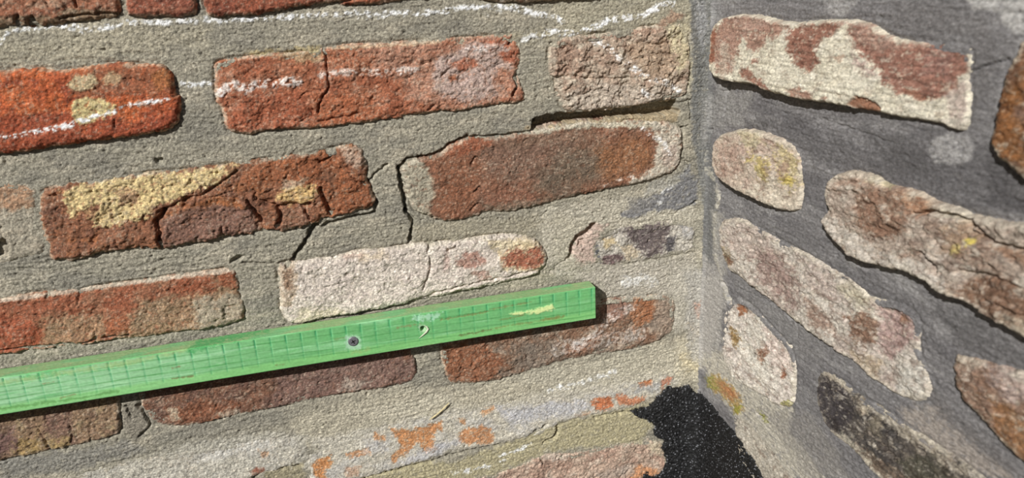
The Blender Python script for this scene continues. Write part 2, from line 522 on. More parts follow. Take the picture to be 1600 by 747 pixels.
brick('L', '858,72 880,58 930,54 980,47 1020,40 1060,36 1076,40 1080,70 1080,100 1077,140 1068,152 1040,156 1000,163 960,169 920,173 890,176 877,168 871,146 869,125 860,116 857,92', 2.5, 5,
      ((166, 145, 130), (158, 128, 114), (184, 172, 156)), [
      P('870,80 885,62 900,75 890,115 868,115', (156, 122, 108), 6, 5, 8, .8), P('980,70 1040,60 1060,100 1040,122 1000,118', (160, 132, 112), 10, 8, 10, .7),
      P('1040,36 1080,38 1082,95 1060,110 1050,70', (186, 176, 142), 10, 8, 10, .8), P('880,150 940,130 1060,140 1040,156 900,176', (180, 168, 156), 8, 8, 9, .7),
      P('920,60 960,50 1000,44 1040,40 1030,50 960,62', (160, 124, 110), 6, 5, 7, .8),
      K('870,120 900,118 915,124 940,122 960,123 985,121 1010,126 1030,127 1045,118', 2.6, 2.6), K('940,122 935,135', 2, 2), K('1020,70 1045,66 1055,80', 2.4, 2.4), K('1045,32 1060,30', 2, 2),
      K('905,60 960,70', 1.6, 1.5), K('1048,118 1055,105', 2, 2),
      C('930,66 950,72 965,88 990,106 1005,118 1035,127 1062,142', 9, .9), C('860,54 880,50 920,48 950,36', 9, .9), C('1005,145 1015,150', 10, .8)],
      'greyish pink flaked brick above the open black gap beside the corner', rough=1.2, flake=2.4, rag=1.4)
# course 3
brick('L', '-180,312 0,284 30,285 50,293 58,310 60,330 64,350 69,372 72,392 60,402 20,410 -180,440', .8, 6,
      ((158, 150, 134), (148, 140, 124), (168, 156, 138)), [
      P('-180,300 0,280 30,284 54,296 57,315 45,326 0,330 -180,350', (168, 124, 100), 10, 8, 9, .9), H('-10,380 8,374 16,390 10,402 -10,404', 6), K('0,355 4,375', 2, 2)],
      'small mortar smeared brick at the left edge beside the cream patched brick', flush=True)
brick('L', '58,305 75,295 95,290 130,285 190,277 240,270 300,265 345,259 380,255 420,248 470,242 505,238 520,232 540,227 560,228 570,240 575,262 572,280 580,295 586,310 584,326 560,331 540,335 525,340 505,343 490,352 470,358 450,362 418,362 400,363 380,368 350,372 330,378 300,382 275,388 252,390 240,388 200,393 160,397 130,403 105,408 82,411 74,395 70,370 62,345 57,325', 4, 6,
      ((142, 88, 68), (126, 80, 66), (158, 92, 62)), [
      P('96,302 150,281 200,277 300,267 375,256 372,268 340,282 300,302 280,313 250,318 235,335 200,345 160,359 142,350 152,326 132,326 112,336 100,320', (204, 178, 128), 5, 9, 8, 1, .7),
      P('180,300 215,295 215,318 190,322', (160, 120, 96), 6, 6, 6, .8, -.4), P('130,330 170,322 180,345 150,350', (190, 160, 115), 5, 8, 5, .5),
      P('250,345 300,325 340,318 395,330 402,362 330,378 255,389', (128, 92, 84), 8, 7, 10, .85), P('300,322 330,310 370,312 385,325 340,322', (158, 88, 54), 6, 5, 8, .8),
      P('380,256 505,238 530,250 575,290 583,322 520,338 490,300 430,285 380,290', (150, 82, 56), 12, 8, 12, .8),
      P('430,312 440,296 470,288 492,290 498,300 480,318 455,320', (204, 166, 112), 5, 7, 6, .95, .4), P('442,282 480,280 470,292 440,296', (178, 160, 140), 5, 5, 6, .7),
      P('528,230 560,227 572,240 574,262 555,262 540,252', (180, 150, 134), 5, 5, 7, .9), P('508,262 530,268 520,290 500,280', (110, 72, 58), 8, 6, 8, .7),
      P('437,326 470,323 482,338 478,352 440,360', (140, 96, 80), 5, 4, 8, .8), P('345,262 410,250 400,265 360,275', (130, 80, 62), 6, 6, 6, .7),
      K('252,391 249,375 248,360 243,348 252,336 258,328', 6.5, 7), K('258,328 280,316 300,309 318,304 332,294 345,285 370,268', 3.2, 3.4), H('248,330 258,325 260,340 252,343', 4), H('283,306 297,306 295,324 286,324', 4),
      K('386,316 394,325 402,336 408,345', 6, 6), K('400,311 421,320 435,324 452,318 471,322 484,319', 4.5, 5), K('435,326 440,338 433,355', 6, 6), K('473,322 483,340', 4.5, 5), K('500,296 508,315 517,334', 6.5, 6),
      K('346,355 348,370', 3, 3), K('330,310 350,303 372,300', 2, 2), K('500,255 515,248 520,236', 4, 4), K('378,290 400,300 396,312', 2.5, 3), H('508,236 524,232 534,250 520,256', 3), K('545,270 560,285 572,290', 3, 3)],
      'broken brown brick with cream patch and many open cracks', rough=1.4, flake=1.5, rag=1.5)
brick('L', '627,264 640,253 665,248 690,240 705,228 730,217 765,217 800,213 830,207 850,203 880,197 930,191 990,188 1030,189 1058,194 1068,202 1066,240 1062,260 1045,274 1010,284 980,292 940,299 900,306 870,315 830,325 790,332 760,331 740,340 720,345 690,347 672,338 655,334 642,322 636,300 632,284', 3, 5,
      ((138, 84, 66), (122, 82, 68), (150, 108, 92)), [
      P('610,255 650,244 668,262 676,282 682,305 670,325 678,345 640,345 620,300', (158, 150, 130), 4, 5, 9, 1, .5),
      P('690,240 708,226 735,216 768,217 770,228 740,240 705,250', (160, 80, 58), 5, 4, 8, .9), P('678,255 720,245 760,260 740,330 690,345 672,335 684,305', (146, 82, 60), 26, 8, 12, .8),
      P('760,235 860,205 900,215 880,260 800,280 760,270', (126, 92, 80), 36, 10, 14, .7), P('845,270 880,235 940,225 960,250 930,285 870,305 830,300', (104, 88, 74), 40, 10, 12, .85),
      P('935,232 990,215 1018,222 1022,255 990,272 950,285 935,262', (150, 90, 60), 30, 9, 9, .9), P('750,300 800,290 850,305 830,325 760,330', (142, 86, 70), 10, 8, 8, .7),
      P('830,205 900,192 1035,186 1030,200 960,200 890,202 840,212', (184, 178, 156), 5, 4, 8, .95, .4), P('1016,190 1070,195 1068,250 1040,278 960,300 990,280 1022,262 1028,225', (184, 176, 160), 6, 6, 9, .95, .5),
      P('1035,235 1058,225 1058,255 1036,262', (176, 152, 144), 7, 5, 8, .7), P('780,225 850,210 930,205 950,218 880,222 800,235', (128, 98, 82), 10, 8, 10, .6),
      P('755,322 830,312 880,305 860,318 780,332', (122, 104, 88), 6, 5, 8, .7), K('737,258 742,246 752,250', 2.6, 2.6), K('742,300 752,293', 2.6, 3), K('735,330 742,322 748,318', 2.4, 3),
      C('1005,200 1018,212 1035,222 1045,240', 8, .8), C('945,290 985,275', 6, .6)],
      'dark brown rounded brick framed by a black crack, below the gap', desat=.26, rough=1.1, flake=.7, rag=1.2)
# course 4
brick('L', '-220,498 -100,480 0,468 50,460 120,452 200,442 280,430 340,423 366,420 372,440 374,460 382,480 380,503 340,513 300,518 250,525 200,530 150,537 120,541 60,548 0,556 -150,576 -220,586', 3, 5,
      ((156, 84, 64), (146, 92, 72), (166, 112, 90)), [
      P('180,500 230,470 290,460 340,440 380,450 384,512 250,527 180,532', (152, 130, 104), 14, 12, 8, .75), P('300,470 380,455 384,505 310,516', (160, 152, 134), 10, 10, 7, .8, .4),
      P('60,500 120,490 180,500 150,535 60,545', (160, 136, 108), 12, 12, 7, .65), P('280,445 330,435 340,455 300,462', (150, 76, 56), 8, 6, 8, .8), P('160,500 200,495 205,518 170,525', (162, 86, 62), 6, 5, 7, .8),
      P('340,430 365,422 370,440 350,448', (156, 84, 62), 6, 5, 7, .7), P('0,468 120,452 280,430 366,420 366,426 280,436 120,458 0,474', (196, 182, 166), 3, 2, 6, .8), P('-100,500 0,490 70,510 60,545 -100,565', (164, 78, 58), 10, 8, 12, .8),
      K('123,455 121,475 116,480', 2, 2), H('68,462 78,460 80,466 70,468', 3), H('345,480 372,476 375,496 350,500', 2), K('0,548 60,543 130,537 150,530 200,524', 3, 4), K('145,515 150,535', 2, 2.5)],
      'long dull red brick with sandy smears directly above the batten', rough=1.2, flake=.9)
brick('L', '432,416 460,412 520,403 560,393 620,388 650,383 690,380 740,373 800,367 834,371 850,385 857,400 855,415 845,428 820,437 790,443 750,452 700,463 660,470 600,484 560,491 500,503 455,511 441,495 436,470 434,440', 5, 6,
      ((202, 190, 180), (196, 182, 174), (208, 198, 186)), [
      P('780,395 812,378 845,382 853,402 845,420 815,425 786,418', (204, 178, 140), 8, 6, 8, .8), P('782,404 800,390 812,386 820,396 836,382 848,390 850,412 835,420 812,418 790,416', (152, 80, 66), 5, 6, 6, .9, -.3),
      P('712,408 725,394 750,396 758,410 745,420 720,420', (164, 116, 108), 6, 6, 6, .85), P('735,424 758,422 768,434 750,440', (172, 132, 124), 6, 5, 6, .8), P('692,398 700,392 705,420 696,424', (180, 144, 140), 6, 5, 6, .6),
      P('760,376 830,370 845,382 790,390 770,392', (206, 186, 150), 6, 6, 7, .7), P('430,415 462,410 466,440 458,480 438,480', (172, 150, 130), 6, 7, 5, .85, -.6), P('442,425 458,425 454,455 444,450', (138, 104, 86), 5, 6, 4, .8, -1),
      P('555,400 600,393 605,402 560,410', (206, 184, 156), 8, 6, 6, .6), P('470,480 540,485 520,500 460,508', (200, 186, 160), 8, 6, 7, .7), P('535,395 570,392 565,402 540,406', (190, 160, 148), 6, 5, 5, .7),
      K('672,402 674,418 668,436 661,452', 3, 3.5), K('671,384 668,392', 4, 4), K('700,392 712,388', 3, 3), H('444,410 452,408 454,420 446,422', 5), K('640,474 690,456 730,446 780,436 850,420', 2.6, 3), K('740,398 752,412', 2, 2), H('539,427 548,426 548,433 541,433', 2), K('505,450 540,442', 2, 1.5)],
      'whitewashed pale brick with red patch at its right end above the batten', rough=1.0, flake=1.0)
brick('L', '926,378 940,362 980,352 1030,346 1060,342 1084,346 1088,370 1084,393 1060,400 1020,404 980,412 945,420 930,412', .7, 7,
      ((178, 172, 162), (168, 162, 154), (186, 180, 168)), [
      P('972,360 995,348 1020,345 1050,352 1042,380 1030,400 1012,404 1000,390 985,378', (96, 84, 86), 6, 8, 6, .95), P('1042,372 1056,368 1052,398 1040,402', (88, 84, 88), 4, 4, 6, .95), P('940,402 968,396 975,405 960,414 942,416', (94, 72, 76), 5, 5, 6, .9),
      P('938,370 960,372 965,382 945,388', (186, 162, 122), 6, 5, 6, .8), P('928,378 934,384 940,412 930,414', (84, 84, 88), 3, 3, 5, .95), P('1060,345 1090,350 1088,372 1064,372', (150, 150, 152), 8, 6, 8, .6),
      P('970,385 990,382 1000,402 980,410', (182, 164, 140), 5, 5, 6, .8), K('985,412 1005,408 1030,404 1060,400 1084,394', 2.4, 2.5)],
      'pale brick with dark purple grey stains right above the batten end', rough=1.3, flake=1.0, rag=1.5, flush=True)
# course 5
brick('L', '-180,640 0,598 60,588 170,574 186,600 188,655 190,676 170,685 100,700 50,711 0,722 -180,752', 1.2, 4,
      ((138, 108, 86), (124, 94, 80), (152, 130, 100)), [
      P('20,690 60,680 70,705 30,712', (164, 134, 84), 8, 8, 6, .7), P('-50,690 20,670 30,700 -30,720', (108, 76, 80), 10, 8, 8, .7), P('70,640 110,640 110,690 80,695', (120, 84, 80), 12, 10, 8, .6), P('72,690 110,680 110,696 80,702', (162, 136, 88), 6, 6, 6, .7),
      K('60,672 70,690 78,704', 2.4, 3), K('110,665 112,690', 2, 2.5), K('140,668 142,690', 2, 2)],
      'mottled brown olive brick under the left end of the batten', rough=1.4, flake=.9)
brick('L', '212,612 225,590 300,572 450,548 600,524 634,522 646,555 652,572 651,586 640,598 600,607 560,612 500,622 450,635 400,645 340,655 305,665 260,667 240,660 224,640', 1.2, 4,
      ((122, 80, 66), (112, 78, 70), (142, 112, 98)), [
      P('430,560 560,535 650,560 645,598 560,612 430,640', (124, 94, 90), 18, 10, 10, .8), P('260,640 320,625 380,630 340,655 280,665', (138, 78, 58), 12, 10, 9, .7), P('262,640 272,636 285,655 270,655', (184, 168, 146), 4, 6, 5, .8), P('340,645 370,638 375,648 350,655', (180, 166, 148), 4, 5, 5, .7), P('540,590 580,596 560,608 530,612', (170, 158, 146), 6, 7, 5, .7)],
      'long dark brown brick under the middle of the batten', rough=1.3, flake=.8)
brick('L', '690,520 760,504 900,480 940,468 1000,463 1046,459 1056,475 1055,500 1050,522 1030,532 1000,544 960,551 900,560 850,572 830,580 770,595 730,601 702,600 696,580 688,556', 1.2, 4,
      ((128, 92, 76), (116, 100, 90), (164, 146, 132)), [
      P('690,540 760,535 790,570 760,595 700,598', (142, 80, 58), 10, 8, 8, .8), P('800,540 860,530 900,550 860,570 800,582', (122, 108, 98), 14, 10, 8, .75), P('990,470 1030,465 1020,500 990,520 985,490', (160, 96, 68), 7, 7, 7, .85), P('1022,462 1054,462 1050,520 1028,525', (158, 136, 122), 8, 8, 7, .7), P('940,465 985,462 975,500 940,500', (146, 100, 90), 8, 7, 7, .8), P('880,540 940,525 930,545 880,558', (142, 90, 72), 8, 8, 7, .7),
      C('900,540 935,520 950,500 990,480', 14, .45), C('870,545 1000,520', 22, .35), K('975,470 978,482', 3, 3), K('700,590 760,590 800,580', 1.5, 1.5)],
      'mottled brown brick below the right end of the batten', rough=1.5, flake=1.0)
# course 6 (plaster smeared)
brick('L', '-180,805 0,765 230,714 300,702 370,692 452,672 468,690 476,716 440,733 404,742 330,765 0,835 -180,868', .7, 6,
      ((182, 177, 164), (174, 170, 160), (190, 185, 172)), [P('250,705 420,680 430,700 300,725', (194, 192, 186), 10, 8, 12, .7), P('392,738 400,730 412,732 410,747 395,752', (148, 84, 72), 4, 4, 6, .9), P('230,690 310,680 360,690 300,715 230,722', (168, 160, 144), 8, 9, 8, .6, .6), P('405,705 420,704 418,714 408,714', (196, 140, 110), 4, 5, 5, .7)],
      'plaster smeared pale brick at the bottom left', rough=.9, flake=.5, drop=2, flush=True)
brick('L', '478,716 500,694 560,682 600,664 650,650 750,634 850,622 950,604 1000,590 1045,576 1060,590 1045,606 1018,627 955,645 930,649 880,658 872,664 856,677 793,692 727,703 680,717 577,744 500,768 484,760', .8, 6,
      ((186, 180, 166), (180, 177, 170), (190, 184, 168)), [
      P('486,728 500,716 516,712 520,722 508,736 512,750 496,752', (198, 124, 78), 4, 5, 6, .95, -.4), P('610,670 640,672 660,668 690,660 690,672 675,678 682,700 665,708 650,690 640,705 616,722 612,712 626,700 618,685', (196, 126, 84), 4, 5, 6, .95, -.4), P('585,676 600,680 602,690 586,688', (198, 132, 92), 3, 4, 5, .9, -.3), P('540,710 575,700 580,708 545,716', (200, 136, 100), 3, 4, 5, .9, -.3), P('540,730 565,728 560,742 540,746', (186, 138, 116), 4, 5, 5, .7),
      P('716,680 728,672 744,668 752,665 768,672 772,690 760,698 742,690 730,695 718,690', (194, 126, 88), 4, 5, 6, .95, -.4), P('752,640 770,634 775,640 755,650', (200, 140, 102), 3, 4, 5, .9, -.3), P('718,655 728,655 728,664 720,664', (194, 134, 96), 3, 3, 5, .9), P('924,628 935,622 955,620 960,634 945,645 930,640', (196, 104, 72), 4, 4, 6, .95, -.5), P('960,622 972,615 985,622 1010,620 1006,632 970,634', (196, 112, 84), 4, 5, 6, .9, -.4), P('993,580 999,580 1002,598 1018,594 1020,604 1000,606', (198, 116, 82), 3, 3, 6, .95, -.4), P('1034,596 1045,586 1054,586 1048,604 1034,612', (186, 110, 92), 4, 4, 6, .85, -.3), P('900,650 925,642 920,652 902,656', (190, 138, 112), 4, 4, 6, .8),
      P('780,640 910,625 925,640 800,665', (178, 180, 188), 12, 8, 14, .7), P('620,720 690,690 720,690 700,705 640,728', (176, 178, 188), 8, 7, 8, .6), P('560,690 605,690 610,706 570,706', (182, 182, 186), 8, 6, 8, .5), P('1000,600 1030,600 1030,612 990,615', (150, 152, 156), 6, 6, 8, .6), K('855,665 835,676 825,684', 4, 4)],
      'plaster covered pale brick with orange worn patches under the brown brick', rough=.8, flake=.4, drop=2, flush=True)
# course 7
brick('L', '640,800 700,760 760,745 800,733 826,722 842,713 862,708 890,712 930,702 950,694 985,692 1008,688 1036,690 1044,712 1036,740 1010,790 900,850 640,880', 2.2, 4,
      ((174, 146, 132), (162, 128, 116), (186, 166, 152)), [P('985,745 1000,730 1030,735 1040,745 1020,780 980,775', (196, 128, 92), 6, 6, 6, .85), P('842,713 862,708 890,713 880,722 850,722', (196, 178, 166), 4, 5, 6, .8, .5), P('1010,690 1040,690 1040,712 1020,712', (190, 176, 152), 5, 5, 6, .8), P('930,740 985,725 990,735 950,760', (164, 150, 142), 6, 6, 7, .6), K('826,720 845,716 850,728', 2.4, 3), K('985,735 965,750', 2.5, 3), K('952,706 958,702', 2, 2)],
      'rough pink brick at the bottom beside the black patch', rough=1.5, flake=1.2, rag=1.5, flush=True)
brick('L', '-180,905 0,872 300,810 470,775 560,762 660,752 630,810 500,860 0,960 -180,990', 1.5, 4, ((170, 150, 134), (158, 128, 114), (184, 168, 150)), [], 'brick at the bottom edge below the plastered course')
# ================================================================== RIGHT WALL bricks
CREAM = (214, 208, 186)
brick('R', '1107,45 1117,29 1140,24 1165,22 1200,30 1230,37 1250,33 1290,32 1320,32 1350,38 1375,55 1410,65 1450,66 1512,67 1518,90 1513,120 1516,150 1512,190 1505,205 1485,202 1475,195 1440,190 1400,183 1360,178 1330,170 1300,165 1270,160 1230,153 1200,145 1180,134 1150,130 1120,125 1106,110 1107,80', 9, 2.6,
      (CREAM, (206, 198, 174), (220, 214, 196)), [
      P('1124,30 1160,22 1195,32 1228,42 1222,56 1196,60 1186,78 1176,84 1164,72 1158,60 1150,84 1140,116 1122,112 1112,92 1112,60', (168, 116, 104), 6, 7, 7, .9, -.3),
      P('1120,60 1135,40 1150,60 1146,110 1130,118 1118,95', (176, 130, 118), 8, 9, 6, .6), P('1125,70 1140,70 1138,120 1124,118', (206, 196, 178), 6, 8, 5, .6), P('1135,25 1200,35 1160,55', (186, 148, 138), 8, 9, 5, .5),
      P('1230,50 1245,38 1290,34 1310,36 1300,52 1284,58 1272,78 1278,96 1264,112 1245,104 1228,82', (154, 92, 80), 6, 7, 7, .95, -.4),
      P('1318,36 1350,40 1376,57 1420,67 1512,70 1510,110 1500,120 1496,140 1470,156 1445,152 1420,142 1404,146 1384,132 1376,112 1352,96 1334,76', (154, 94, 84), 6, 8, 8, .95, -.4),
      P('1440,80 1490,80 1480,120 1440,120', (160, 108, 104), 14, 12, 10, .6), P('1320,36 1350,42 1400,70 1440,70 1370,82 1330,62', (178, 142, 130), 8, 10, 6, .6), P('1330,85 1350,98 1372,118 1350,116 1334,104', (182, 150, 146), 8, 8, 6, .8),
      P('1480,150 1512,120 1514,160 1500,195 1486,180', (186, 160, 154), 8, 8, 7, .75), P('1412,136 1440,148 1458,156 1440,156 1412,146', (158, 92, 76), 4, 3, 8, .9, -.4),
      P('1158,108 1170,104 1182,120 1202,132 1206,142 1190,138 1162,122', (160, 98, 86), 5, 5, 6, .9, -.3), P('1232,142 1250,136 1272,148 1274,158 1238,152', (170, 118, 104), 5, 6, 6, .9, -.2), P('1286,155 1294,152 1292,162', (166, 110, 96), 3, 4, 5, .9),
      P('1110,50 1116,40 1116,96 1108,100', (150, 80, 64), 4, 3, 6, .9), P('1300,32 1320,34 1310,42', (180, 150, 140), 4, 4, 5, .6), P('1176,92 1184,92 1184,98 1176,98', (160, 100, 90), 3, 3, 5, .8), P('1298,88 1318,86 1312,98', (176, 130, 110), 4, 5, 5, .6),
      P('1325,163 1334,151 1350,150 1366,158 1379,170 1376,181 1345,176', (164, 104, 82), 3, 3, 6, 1, -2.5), P('1470,186 1512,188 1505,205 1484,202', (182, 172, 160), 5, 4, 6, .7)],
      'cream coated red brick with grained bare strip, highest on the right wall', rough=.45, flake=.5, grain=1.3, dust=.2, rag=.9, mott=.4, rim=(2.5, .6), endlow=7.5)
brick('R', '1582,62 1640,52 1760,50 1900,60 1960,420 1760,360 1640,305 1600,286 1575,266 1552,246 1541,222 1548,190 1555,140 1562,106 1577,90', 6, 7,
      ((126, 78, 56), (138, 82, 48), (108, 72, 60)), [P('1556,150 1590,130 1600,200 1590,250 1550,235', (152, 86, 44), 14, 10, 10, .8), P('1584,170 1600,160 1610,200 1590,200', (134, 100, 92), 12, 8, 8, .7), P('1545,225 1575,250 1600,265 1605,290 1570,270 1545,245', (156, 136, 116), 8, 7, 7, .7), P('1580,60 1640,55 1640,80 1575,92', (116, 74, 60), 8, 8, 8, .7)],
      'dark orange brown brick at the upper right edge', rough=1.4)
brick('R', '1110,218 1125,208 1150,202 1180,205 1210,215 1240,228 1250,250 1252,290 1250,318 1245,330 1220,330 1190,319 1165,306 1140,295 1119,276 1111,250', 9, 3,
      ((190, 168, 152), (182, 152, 140), (198, 184, 162)), [
      P('1120,225 1150,225 1160,270 1130,280', (178, 140, 128), 12, 10, 7, .7), P('1148,204 1180,206 1195,225 1165,235', (196, 184, 140), 8, 8, 6, .7), P('1172,238 1185,244 1200,255 1202,278 1190,282 1180,262 1170,250', (190, 168, 84), 6, 11, 5, .75), P('1208,225 1225,232 1246,248 1248,285 1235,300 1222,270 1210,250', (188, 170, 104), 7, 13, 5, .65),
      P('1212,256 1230,252 1236,270 1220,282', (164, 128, 112), 6, 8, 5, .8), P('1160,290 1200,285 1248,310 1245,328 1210,326 1170,308', (200, 188, 168), 6, 7, 6, .8), P('1220,270 1240,280 1238,292 1222,286', (196, 170, 70), 4, 6, 5, .8), K('1222,284 1234,285 1238,276', 2, 2.5), K('1192,225 1196,238', 2, 1.5)],
      'short pinkish brick end flecked with yellow lichen beside the corner', rough=1.0, flake=.9, endlow=7)
brick('R', '1284,292 1300,269 1330,268 1355,277 1372,290 1400,293 1430,305 1455,319 1480,325 1510,340 1540,345 1600,351 1720,380 1850,420 1900,700 1740,605 1600,531 1560,506 1530,491 1500,471 1470,460 1440,441 1410,427 1380,421 1350,411 1320,396 1300,377 1284,357 1280,341 1290,325 1285,310', 9, 3.5,
      ((168, 148, 136), (150, 120, 106), (188, 178, 164)), [
      P('1335,300 1380,290 1440,310 1470,330 1420,340 1400,370 1360,375 1335,345', (142, 98, 80), 14, 10, 9, .85), P('1300,272 1340,270 1400,295 1380,300 1330,290 1300,300', (172, 138, 122), 10, 8, 7, .7), P('1345,272 1392,290 1380,296 1350,284', (196, 186, 140), 5, 6, 5, .7),
      P('1395,300 1420,302 1450,318 1445,335 1420,335', (178, 122, 94), 8, 7, 6, .8), P('1450,322 1510,340 1500,352 1450,335', (190, 180, 158), 6, 6, 6, .8), P('1282,330 1310,345 1360,390 1420,405 1480,440 1480,462 1400,425 1330,400 1290,370', (190, 182, 172), 8, 8, 7, .85),
      P('1470,352 1500,350 1530,372 1500,400 1470,395', (158, 122, 98), 12, 10, 8, .7), P('1504,376 1518,372 1520,382 1506,388', (206, 182, 66), 4, 4, 4, .95), P('1482,385 1498,382 1500,395 1484,396', (196, 174, 90), 5, 6, 4, .8),
      P('1510,440 1560,430 1620,450 1700,470 1760,600 1600,525 1540,490 1500,455', (122, 80, 62), 14, 14, 9, .85), P('1520,345 1620,360 1700,390 1600,395 1540,378', (178, 160, 146), 8, 8, 8, .7), P('1540,385 1620,390 1680,420 1600,420', (148, 100, 78), 8, 9, 7, .75), P('1590,430 1625,445 1610,470 1585,455', (192, 182, 168), 8, 6, 7, .7), P('1560,490 1620,500 1640,540 1590,525', (184, 172, 150), 8, 7, 7, .7), P('1440,390 1520,420 1500,450 1440,420', (180, 168, 158), 14, 10, 8, .7),
      K('1425,336 1450,330 1480,338 1505,346 1520,358 1535,375 1560,385 1620,396 1700,420', 5, 6), K('1435,395 1455,410 1460,425', 4, 3.5), K('1505,350 1512,365 1530,372', 4, 4), K('1490,425 1540,430 1590,450 1640,470', 4, 3), K('1540,470 1600,495 1650,520', 4, 3)],
      'large pale brown brick with yellow lichen fleck and split, at the right edge', rough=1.3, flake=1.6)
brick('R', '1117,346 1150,338 1180,355 1220,380 1270,405 1330,440 1360,467 1400,470 1430,489 1439,510 1432,540 1445,570 1455,600 1450,626 1420,626 1390,611 1360,591 1340,571 1300,546 1270,521 1240,500 1200,470 1160,437 1140,426 1125,397', 4, 4,
      ((186, 176, 166), (178, 160, 152), (196, 188, 176)), [
      P('1165,385 1200,385 1240,425 1262,478 1235,482 1195,445', (150, 118, 114), 14, 12, 7, .85), P('1240,440 1300,470 1330,520 1300,530 1255,490', (200, 194, 182), 12, 12, 7, .7), P('1330,440 1400,472 1380,500 1330,480', (192, 184, 164), 12, 10, 7, .7), P('1260,470 1285,480 1310,520 1290,520 1262,495', (138, 100, 88), 10, 9, 7, .7), P('1322,492 1350,488 1372,505 1365,530 1352,545 1340,532 1328,515', (126, 84, 68), 8, 10, 6, .9), P('1360,470 1425,490 1430,530 1390,560 1365,545 1375,510', (172, 134, 134), 12, 10, 8, .85), P('1398,492 1412,494 1416,504 1402,506', (150, 100, 80), 4, 5, 5, .8), P('1330,550 1380,560 1370,590 1340,570', (166, 142, 114), 10, 9, 7, .7), P('1390,570 1440,575 1452,620 1410,620', (196, 194, 184), 8, 8, 8, .8), P('1130,350 1180,360 1200,390 1170,400 1135,380', (186, 166, 158), 10, 9, 7, .7), P('1320,440 1360,468 1340,480 1300,450', (186, 176, 148), 8, 7, 7, .7), P('1240,400 1300,430 1310,470 1270,450', (180, 158, 152), 10, 9, 8, .7),
      P('1128,385 1142,390 1140,418 1130,420', (150, 128, 96), 5, 6, 4, .8), P('1135,400 1145,404 1143,416 1136,414', (138, 84, 60), 3, 4, 4, .8), P('1145,340 1155,342 1150,352', (196, 180, 160), 5, 5, 5, .5)],
      'long pale mauve brick sloping through the middle of the right wall', rough=1.2, flake=1.2, endlow=3)
brick('R', '1129,482 1145,462 1172,476 1202,511 1235,541 1243,571 1241,612 1240,637 1215,636 1190,617 1160,601 1136,581 1128,540', 2.5, 4,
      ((206, 200, 188), (200, 188, 180), (212, 206, 194)), [
      P('1148,472 1160,474 1160,490 1152,494', (158, 86, 56), 3, 4, 4, .95), P('1136,512 1146,514 1154,530 1150,545 1142,530', (146, 106, 54), 4, 5, 4, .9, -.4), P('1182,548 1196,540 1200,552 1188,570 1184,560', (140, 86, 66), 4, 5, 4, .9, -.8), P('1220,572 1228,576 1228,590 1220,590', (154, 84, 62), 3, 4, 4, .9, -.4), P('1190,510 1225,525 1240,580 1215,580 1195,545', (206, 182, 176), 10, 9, 7, .8), P('1224,628 1238,624 1240,636 1226,638', (148, 144, 62), 3, 4, 4, .9),
      K('1214,632 1226,636 1236,628', 2, 2.5), K('1132,470 1134,490 1132,510 1130,540', 2.5, 3)],
      'small chalky white brick with rust spots at the foot of the corner', rough=1.0, flake=1.0, endlow=1.5)
brick('R', '1482,552 1500,556 1540,566 1600,582 1720,610 1850,660 1880,950 1740,840 1600,727 1560,692 1530,656 1502,630 1484,592', 5, 7,
      ((142, 104, 88), (156, 126, 116), (126, 84, 62)), [P('1530,565 1620,580 1640,640 1580,625 1540,600', (172, 150, 146), 14, 12, 9, .8), P('1545,620 1580,640 1620,680 1660,760 1600,720 1560,680', (146, 90, 54), 12, 10, 9, .85), P('1484,560 1520,570 1530,640 1500,620', (140, 108, 92), 12, 10, 8, .7), P('1500,640 1530,660 1570,700 1540,680', (168, 154, 138), 8, 8, 7, .6)],
      'reddish brown brick with mauve bloom at the lower right edge', rough=1.4)
brick('R', '1272,592 1282,576 1310,590 1340,620 1372,636 1420,670 1460,697 1500,723 1540,755 1600,810 1560,860 1440,800 1372,748 1330,701 1300,680 1277,642', 3, 4,
      ((84, 76, 72), (62, 58, 58), (110, 98, 86)), [
      P('1274,600 1290,590 1320,610 1335,640 1320,670 1300,672 1280,640', (62, 56, 60), 6, 7, 6, .9), P('1280,576 1310,588 1340,618 1375,636 1420,668 1470,702 1520,740 1500,745 1440,705 1390,672 1350,642 1318,612 1290,590', (172, 160, 142), 6, 12, 6, .75), P('1340,636 1352,634 1356,646 1344,650', (196, 182, 158), 4, 4, 5, .9, .5), P('1360,650 1380,655 1375,680 1355,670', (128, 116, 98), 8, 8, 6, .7), P('1400,720 1450,712 1500,760 1440,780', (74, 72, 58), 10, 8, 7, .8), P('1330,690 1370,710 1420,750 1400,770 1350,730', (116, 94, 80), 8, 9, 5, .8), P('1296,674 1330,680 1350,706 1380,744 1360,742 1325,702', (176, 170, 152), 5, 6, 6, .8)],
      'blackened brick with pale rim at the bottom of the right wall', rough=1.5)
brick('R', '1140,640 1165,652 1190,680 1216,712 1246,760 1200,800 1180,770 1150,700', 2, 5,
      ((172, 164, 150), (160, 152, 140), (182, 176, 164)), [P('1222,700 1240,705 1250,735 1235,740', (150, 112, 96), 8, 7, 6, .6)], 'pale mortar smeared brick beside the black patch', rough=1.2, drop=2, flush=True)

